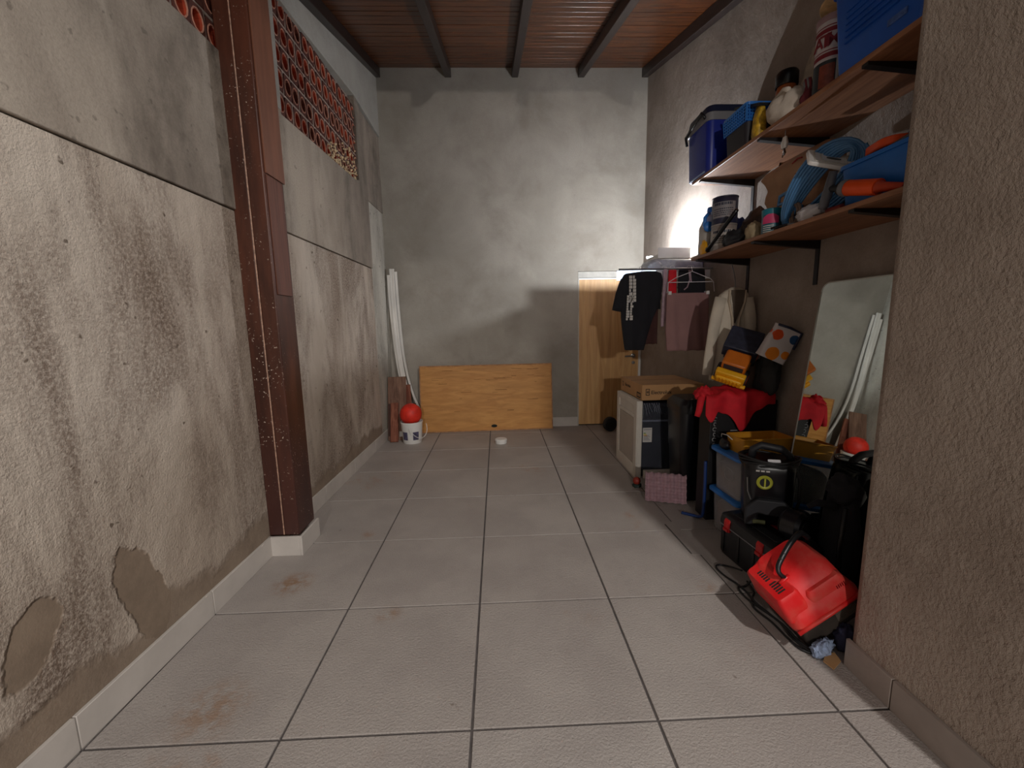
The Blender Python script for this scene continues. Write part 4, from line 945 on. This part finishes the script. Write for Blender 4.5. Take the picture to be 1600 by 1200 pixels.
# ---- red cloth draped over the carton
rc = thing('red_cloth', 'bright red cloth bag draped over the black carton top', 'cloth', (1.50, 2.53, .770))
m = MB(); nu, nv = 44, 30
def drape(u, v):
    # u along x (-.26..+.21), v from back (0) over top to hanging front (1)
    x = -.235+.44*u
    tip = max(0, 1-abs(u-.50)/.5)
    hang = .03+.17*tip**1.25+.02*math.sin(u*14)
    if u < .16: hang = .10+.05*math.sin(u*20)
    s_ = v*(.13+hang)
    if s_ < .13: y, z = .055-s_, .03+.02*noise.noise(Vector((x*13, s_*13, 1)))+.012
    else:
        d = s_-.13; y = -.083-.010*math.sin(u*17)-.014*abs(noise.noise(Vector((x*10, d*8, 5)))); z = .035-d
    z += .018*noise.noise(Vector((x*16, s_*11, 3)))+.045*math.sin(PI*u)*max(0, 1-s_/.2)
    return x, y-.008, max(z, -.3)
for i in range(nu+1):
    for j in range(nv+1): m.v.append(drape(i/nu, j/nv))
for i in range(nu):
    for j in range(nv): m.f.append((i*(nv+1)+j, (i+1)*(nv+1)+j, (i+1)*(nv+1)+j+1, i*(nv+1)+j+1)); m.mi.append(0)
m.build('drape', M_REDCLOTH, rc, smooth=True, solid=.006)
q = blob((.055, .05, .045), 90, .35, 2.6, .4); q.build('sleeve_end', M_REDCLOTH, rc, (-.215, -.02, .012), smooth=True)
MB().tube([(-.20, -.03, .05), (-.25, -.06, .02), (-.265, -.07, -.05), (-.275, -.07, -.085)], lambda t_: .024-.008*t_, 10).build('sleeve', M_REDCLOTH, rc, smooth=True)
# ---- cardboard sheet behind toys
o = thing('cardboard_sheet', 'bent brown cardboard sheet standing behind the toy truck', 'cardboard', (1.64, 2.60, .78), (-.02, .12, .1)); B(-.09, .07, -.004, .004, .0, .22).build('sheet', mat('card_brown', (122, 98, 82), .85, var=.1), o)
# ---- toy truck lying on its side
tk = thing('toy_truck', 'large yellow toy truck with black wheels lying tilted on the red cloth', 'toy truck', (1.475, 2.535, .945), (.85, .30, -.62))
m = MB(); m.box(-.085, .085, -.075, -.035, .0, .075); m.box(-.075, .075, -.095, -.075, .0, .05)
m.build('bonnet', M_YELLOW, tk, bevel=.008)
m = MB()
for i in range(7): m.box(-.066+.020*i, -.056+.020*i, -.101, -.094, .006, .046)
m.build('grille_bar', M_YELLOW, tk, bevel=.001)
B(-.10, .10, -.085, -.06, -.022, -.002).build('bumper', M_YELLOW, tk, bevel=.006)
m = MB(); m.box(-.07, .07, -.035, .075, .0, .13); m.build('cab', mat('toy_orange', (196, 104, 24), .45, var=.1), tk, bevel=.012)
B(-.055, .055, -.0365, -.03, .075, .118).build('windscreen', M_NAVY, tk)
m = MB()
for i in range(5): m.box(-.06, .06, -.050+.0, -.034, .014+.011*i, .019+.011*i)
m.build('louvre', mat('toy_brown', (110, 58, 20), .5), tk)
m = MB(); m.prism([(.085, .03), (.09, .125), (.25, .14), (.26, .07), (.20, .03)], -.105, .085, 'x'); m.build('tipper_bed', mat('toy_navy', (40, 42, 58), .5, var=.3, sc=30), tk, bevel=.006)
B(-.075, .075, .0, .24, -.02, .03).build('chassis', M_YELLOW_D, tk, bevel=.004)
for x in (-.066, .066):
    for y in (-.01, .17):
        wv_ = MB().lathe([(.02, -.026), (.055, -.026), (.06, -.018), (.06, .018), (.055, .026), (.02, .026)], 22, M=Matrix.Rotation(PI/2, 4, 'Y')).build('wheel', M_CHAR, tk, (x, y, -.015), smooth='auto')
        MB().lathe([(.03, -.028), (.034, 0), (.03, .028)], 14, M=Matrix.Rotation(PI/2, 4, 'Y')).build('hub', M_ORANGE, wv_, smooth='auto')
bg = thing('print_bag', 'white shopping bag with orange and blue shapes on the pile top', 'bag', (1.605, 2.385, 1.040), (.15, .42, -.12))
m = MB(); rings = []
for i in range(12):
    t_ = i/11; z = .20*t_; w_ = .078; d_ = .045*(1-.6*t_)
    ring = [Vector((x+.010*noise.noise(Vector((x*20, y*9, z*14))), y+.012*noise.noise(Vector((x*13, y*9, z*13+3))), z)) for x, y in rrect(2*w_, 2*d_, .016, 5)]; rings.append(ring)
m.loft(rings)
k = NT('bag_print'); x, y, z = k.xyz()
def cell(cx, cz, r):
    a = k.math('POWER', k.math('SUBTRACT', x, cx), 2.); b_ = k.math('POWER', k.math('SUBTRACT', z, cz), 2.)
    return k.ramp(k.math('ADD', k.math('SQRT', k.math('ADD', a, b_)), k.math('MULTIPLY', k.noise(20, 1), .02)), r+.010, r+.013, 1., 0.)
cc = k.mix(cell(-.045, .145, .03), srgb(206, 200, 200), srgb(226, 84, 30)); cc = k.mix(cell(.055, .15, .026), cc, srgb(36, 76, 120)); cc = k.mix(cell(-.02, .035, .036), cc, srgb(232, 136, 30)); cc = k.mix(cell(.05, .05, .022), cc, srgb(232, 136, 30))
m.build('bag', k.done(cc, .6), bg, smooth='auto')
MB().tube([(-.068, -.018, .197), (0, -.018, .203), (.072, -.018, .198), (.079, -.022, .10)], .008, 6).build('edge_band', M_NAVY, bg, smooth=True)
dk = thing('dark_jacket', 'dark folded jacket wedged between the toy truck and the wall', 'jacket', (1.668, 2.478, .812)); blob((.062, .085, .150), 95, .3, 2., .3).build('cloth', mat('dark_olive', (44, 46, 46), .8, var=.25), dk, smooth=True)

# ---- toolbox
tx = thing('tool_box', 'black tool box with red latches on the floor below the pressure washer', 'tool box', (1.345, 1.915, 0), (0, 0, .10))
rbox([(.22, .40, .02, 0), (.235, .415, .025, .02), (.24, .42, .025, .175)]).build('body', M_CHAR, tx, smooth='auto')
lid = rbox([(.25, .43, .03, .175), (.252, .432, .03, .185), (.245, .425, .035, .222), (.20, .38, .04, .238)]).build('lid', M_BLACK, tx, smooth='auto')
B(-.012, .012, -.17, .17, .236, .243).build('red_stripe', mat('dark_red', (120, 18, 24), .4), lid, (.03, 0, 0), bevel=.003)
B(-.08, -.03, -.15, .15, .236, .240).build('ribbed_panel', M_CHAR, lid, bevel=.002)
for y in (.135, -.105):
    l_ = MB().prism([(-.132, .205), (-.118, .225), (-.104, .225), (-.118, .15), (-.132, .15)], y-.022, y+.022, 'y').build('latch', M_RED, tx, bevel=.004); B(-.139, -.13, y-.018, y+.018, .152, .168).build('latch_tip', M_RED, l_, bevel=.002)
B(-.128, -.122, -.19, .19, .170, .176).build('lid_lip', M_GREY, tx)
for y in (.17, .05, -.06, -.17): B(-.124, -.116, y-.008, y+.008, .02, .165).build('side_rib', M_BLACK, tx, bevel=.002)
# ---- pressure washer
pw = thing('pressure_washer', 'black pressure washer with a yellow dial standing on the tool box', 'pressure washer', (1.375, 1.99, .2445), (0, 0, -.40))
rbox([(.20, .15, .03, 0), (.21, .16, .035, .02), (.225, .175, .05, .16), (.235, .18, .055, .27), (.24, .18, .06, .30), (.20, .15, .06, .33)]).build('body', M_BLACK2, pw, smooth='auto')
m = MB(); m.prism([(-.11, .0), (-.11, .09), (-.06, .14), (.06, .14), (.11, .09), (.11, 0), (.06, .0), (.05, .06), (-.05, .06), (-.06, 0)], -.112, -.083, 'y'); m.build('front_cowl', M_CHAR, pw, bevel=.008)
MB().lathe([(.034, 0), (.036, .008), (.030, .014), (.024, .010)], 28, M=Matrix.Translation((-.03, -.088, .225)) @ Matrix.Rotation(PI/2, 4, 'X')).build('dial_ring', mat('lime', (176, 178, 60), .4), pw, smooth='auto')
d_ = MB().lathe([(.024, 0), (.022, .012)], 24, M=Matrix.Translation((-.03, -.088, .225)) @ Matrix.Rotation(PI/2, 4, 'X')).build('dial_face', M_BLACK, pw, smooth='auto')
B(-.034, -.026, -.106, -.098, .205, .247).build('dial_knob', mat('lime', (0, 0, 0)), d_, bevel=.002)
m = MB(); m.tube([(-.08, .0, .31), (-.075, -.01, .37), (-.04, -.015, .395), (.05, -.01, .38), (.09, .0, .345), (.10, .0, .31)], .018, 12); m.build('carry_handle', M_CHAR, pw, smooth=True)
m = MB()
for q in range(4): m.tube([((.125+.004*q)*math.cos(a), (.095+.004*q)*math.sin(a), .30+.012*q+.006*math.sin(3*a+q)) for a in [2*PI*i/36 for i in range(37)]], .0055, 6)
m.build('power_cord', M_CORD, pw, smooth=True)
B(-.028, .028, -.012, .012, -.001, .001).build('sticker', mat('sticker_white', (236, 236, 240), .4, var=.01), pw, (.005, -.095, .335), (.9, 0, .15))
m = MB(); 
for i in range(3): m.box(-.07+.022*i, -.054+.022*i, -.093, -.088, .278, .285)
m.build('brand_mark', M_PRINT_W, pw)
MB().tube([(-.105, -.083, .24), (-.10, -.09, .17), (-.085, -.095, .13)], .003, 6).build('chrome_strip', M_STEEL, pw)
m = MB(); m.tube([(.10, -.04, .31), (.13, -.05, .24), (.135, -.04, .12), (.115, -.03, .03)], .007, 8); m.build('side_hose', M_CORD, pw, smooth=True)
B(-.075, -.02, -.118, -.11, .015, .035).build('water_inlet', mat('inlet_olive', (70, 72, 40), .5), pw)
# ---- mirror
mr = thing('wall_mirror', 'frameless rounded mirror leaning against the right wall behind the clutter', 'mirror', (1.567, 1.89, 0), (0, .1035, 0))
m = MB(); m.prism(rrect(.545, 1.46, .05, 8, (0, .735)), 0, .006, 'x')
m.build('backing', M_GREY, mr); MB().prism(rrect(.535, 1.45, .047, 8, (0, .735)), -.002, -.0002, 'x').build('glass', M_MIRROR, mr)
P = [(-.001, y, z) for y, z in rrect(.54, 1.455, .048, 8, (0, .735))]; MB().tube(P+[P[0]], .004, 6).build('bevelled_edge', mat('edge_pale', (200, 204, 198), .3), mr, smooth=True)
# ---- black bag and round item in front of the mirror
bk = thing('black_backpack', 'black backpack slumped on the floor in front of the mirror', 'backpack', (1.528, 1.70, 0), (0, 0, .2))
q = blob((.05, .09, .27), 101, .14, 1.5, .1, flat=-.95); q.build('body', M_BLKCLOTH, bk, smooth=True)
q = blob((.055, .07, .07), 104, .25, 2., .2); q.build('hood', M_BLKCLOTH, bk, (0, -.0, .46), smooth=True)
MB().tube([(-.06, -.06, .46), (-.085, -.07, .3), (-.07, -.06, .12)], .010, 8).build('strap', M_BLACK, bk, smooth=True)
MB().tube([(-.045, .0, .44), (-.10, .03, .455), (-.135, .05, .43)], lambda t_: .022-.012*t_, 8).build('flap', M_BLKCLOTH, bk, smooth=True)
rw = thing('padded_drum', 'black round padded drum beside the backpack on the tool box', 'drum', (1.37, 1.775, .2435), (0, 0, .5))
MB().lathe([(.02, -.045), (.055, -.045), (.07, -.03), (.07, .03), (.055, .045), (.02, .045)], 28, M=Matrix.Translation((0, 0, .07)) @ Matrix.Rotation(PI/2, 4, 'X')).build('drum', M_BLACK2, rw, smooth='auto')
MB().lathe([(.028, -.048), (.028, .048)], 16, M=Matrix.Translation((0, 0, .07)) @ Matrix.Rotation(PI/2, 4, 'X')).build('hub', M_CHAR, rw, smooth='auto')

# ---- red shredder / mower shell, tilted
mw = thing('red_mower', 'dusty red garden machine with black handle tilted on its side near the pier', 'garden machine', (1.185, 1.40, .0), (.10, -.60, .02)); mw.scale = (.89, .92, .92)
m = MB(); m.prism([(.0, .0), (.30, .0), (.285, .12), (.02, .12)], .0, .24, 'y')
m.build('base', mat('dusty_black', (56, 48, 42), .75, var=.3, sc=8), mw, bevel=.01)
m = MB()
for i in range(9): m.box(.17, .272, -.003, .006, .035+.008*i, .0385+.008*i)
m.build('grille', mat('grille_grey', (104, 94, 84), .7), mw)
rbox([(.31, .265, .03, .115), (.325, .28, .035, .125), (.325, .28, .035, .150), (.30, .25, .04, .175), (.285, .205, .05, .255, 0, .02), (.22, .15, .05, .285, .01, .035)]).build('shell', M_REDDUST, mw, (.15, .12, 0), smooth='auto')
rbox([(.115, .235, .018, .165), (.105, .215, .018, .268), (.090, .195, .018, .282)]).build('motor_hood', M_REDDUST, mw, (.045, .118, .0), smooth='auto')
rbox([(.185, .07, .018, .15), (.175, .06, .018, .225), (.15, .04, .015, .24)]).build('front_panel', M_REDDUST, mw, (.20, .035, 0), smooth='auto')
for r_ in range(2):
    for i in range(5): B(.014+.038*0, .050, 0, .007, -.0012, .0012).build('vent_slot', M_PRINT_K, mw, (.010, .045+.075*r_+.0125*i, .282))
for i in range(5): B(0, .004, 0, .003, 0, .030).build('rear_vent', mat('dark_red', (0, 0, 0)), mw, (.235+.009*i, .0015, .175))
MB().tube(spline([(.105, .085, .270), (.090, .09, .300), (.092, .10, .322), (.12, .115, .335), (.21, .150, .345), (.285, .175, .335), (.31, .185, .280)]), lambda t_: .009+.004*t_, 10).build('handle', M_BLACK, mw, smooth=True)
MB().tube([(.06, .08, .284), (.10, .083, .284), (.115, .088, .280)], .008, 8).build('handle_foot', M_RED, mw, smooth=True)
for i in range(3): B(0, .010, 0, .010, 0, .004).build('handle_hole', M_PRINT_K, mw, (.125+.028*i, .112+.011*i, .3455+.001*i))
MB().tube([(-.010, -.022, .135), (.15, -.024, .135), (.31, -.022, .135)], .009, 8).build('front_rim', M_REDDUST, mw, smooth=True)
# ---- cable on the floor
cd = thing('power_cable', 'black power cable looped on the tiles beside the red machine', 'cable', (1.13, 1.7, .006))
for i, pl in enumerate(([(.06, .16, .03), (.045, .235, .004), (-.0, .262, 0), (-.028, .235, 0), (-.02, .16, 0), (.005, .09, 0), (.01, .0, 0), (-.02, -.07, 0), (.0, -.16, 0), (.005, -.25, 0), (.015, -.305, 0), (.045, -.328, .0)],
    [(.06, .08, .03), (.03, .08, .002), (-.01, .07, 0), (-.015, .0, 0), (.0, -.08, .006), (.03, -.17, .004), (.02, -.25, .004), (.035, -.312, .004), (.055, -.328, 0)],
    [(.05, .10, .012), (.04, .03, .006), (.0, -.03, .010), (.015, -.12, .008), (.03, -.2, .008), (.03, -.28, .008), (.052, -.326, .006)])):
    MB().tube(spline(pl), .0048, 8).build('cord', M_CORD, cd, smooth=True)
# ---- cloth and cardboard by the pier
o = thing('striped_rag', 'crumpled blue and white striped rag on the floor at the pier corner', 'rag', (1.212, 1.372, 0), (0, 0, .35)); blob((.055, .024, .035), 111, .35, 2.6, .4).build('cloth', M_STRIPE, o, smooth=True)
o = thing('navy_rag', 'dark navy rag stuffed between the red machine and the pier', 'rag', (1.312, 1.385, 0)); blob((.036, .030, .066), 114, .3, 2.2, .3).build('cloth', mat('navy_cloth', (54, 56, 84), .85, var=.25), o, smooth=True)
o = thing('card_scrap', 'torn piece of brown cardboard lying on the floor at the pier corner', 'cardboard', (1.222, 1.338, .003), (.05, 0, .7)); MB().prism([(-.045, -.015), (.02, -.025), (.05, .0), (.02, .022), (-.03, .02)], 0, .004, 'z').build('scrap', M_CARD, o)
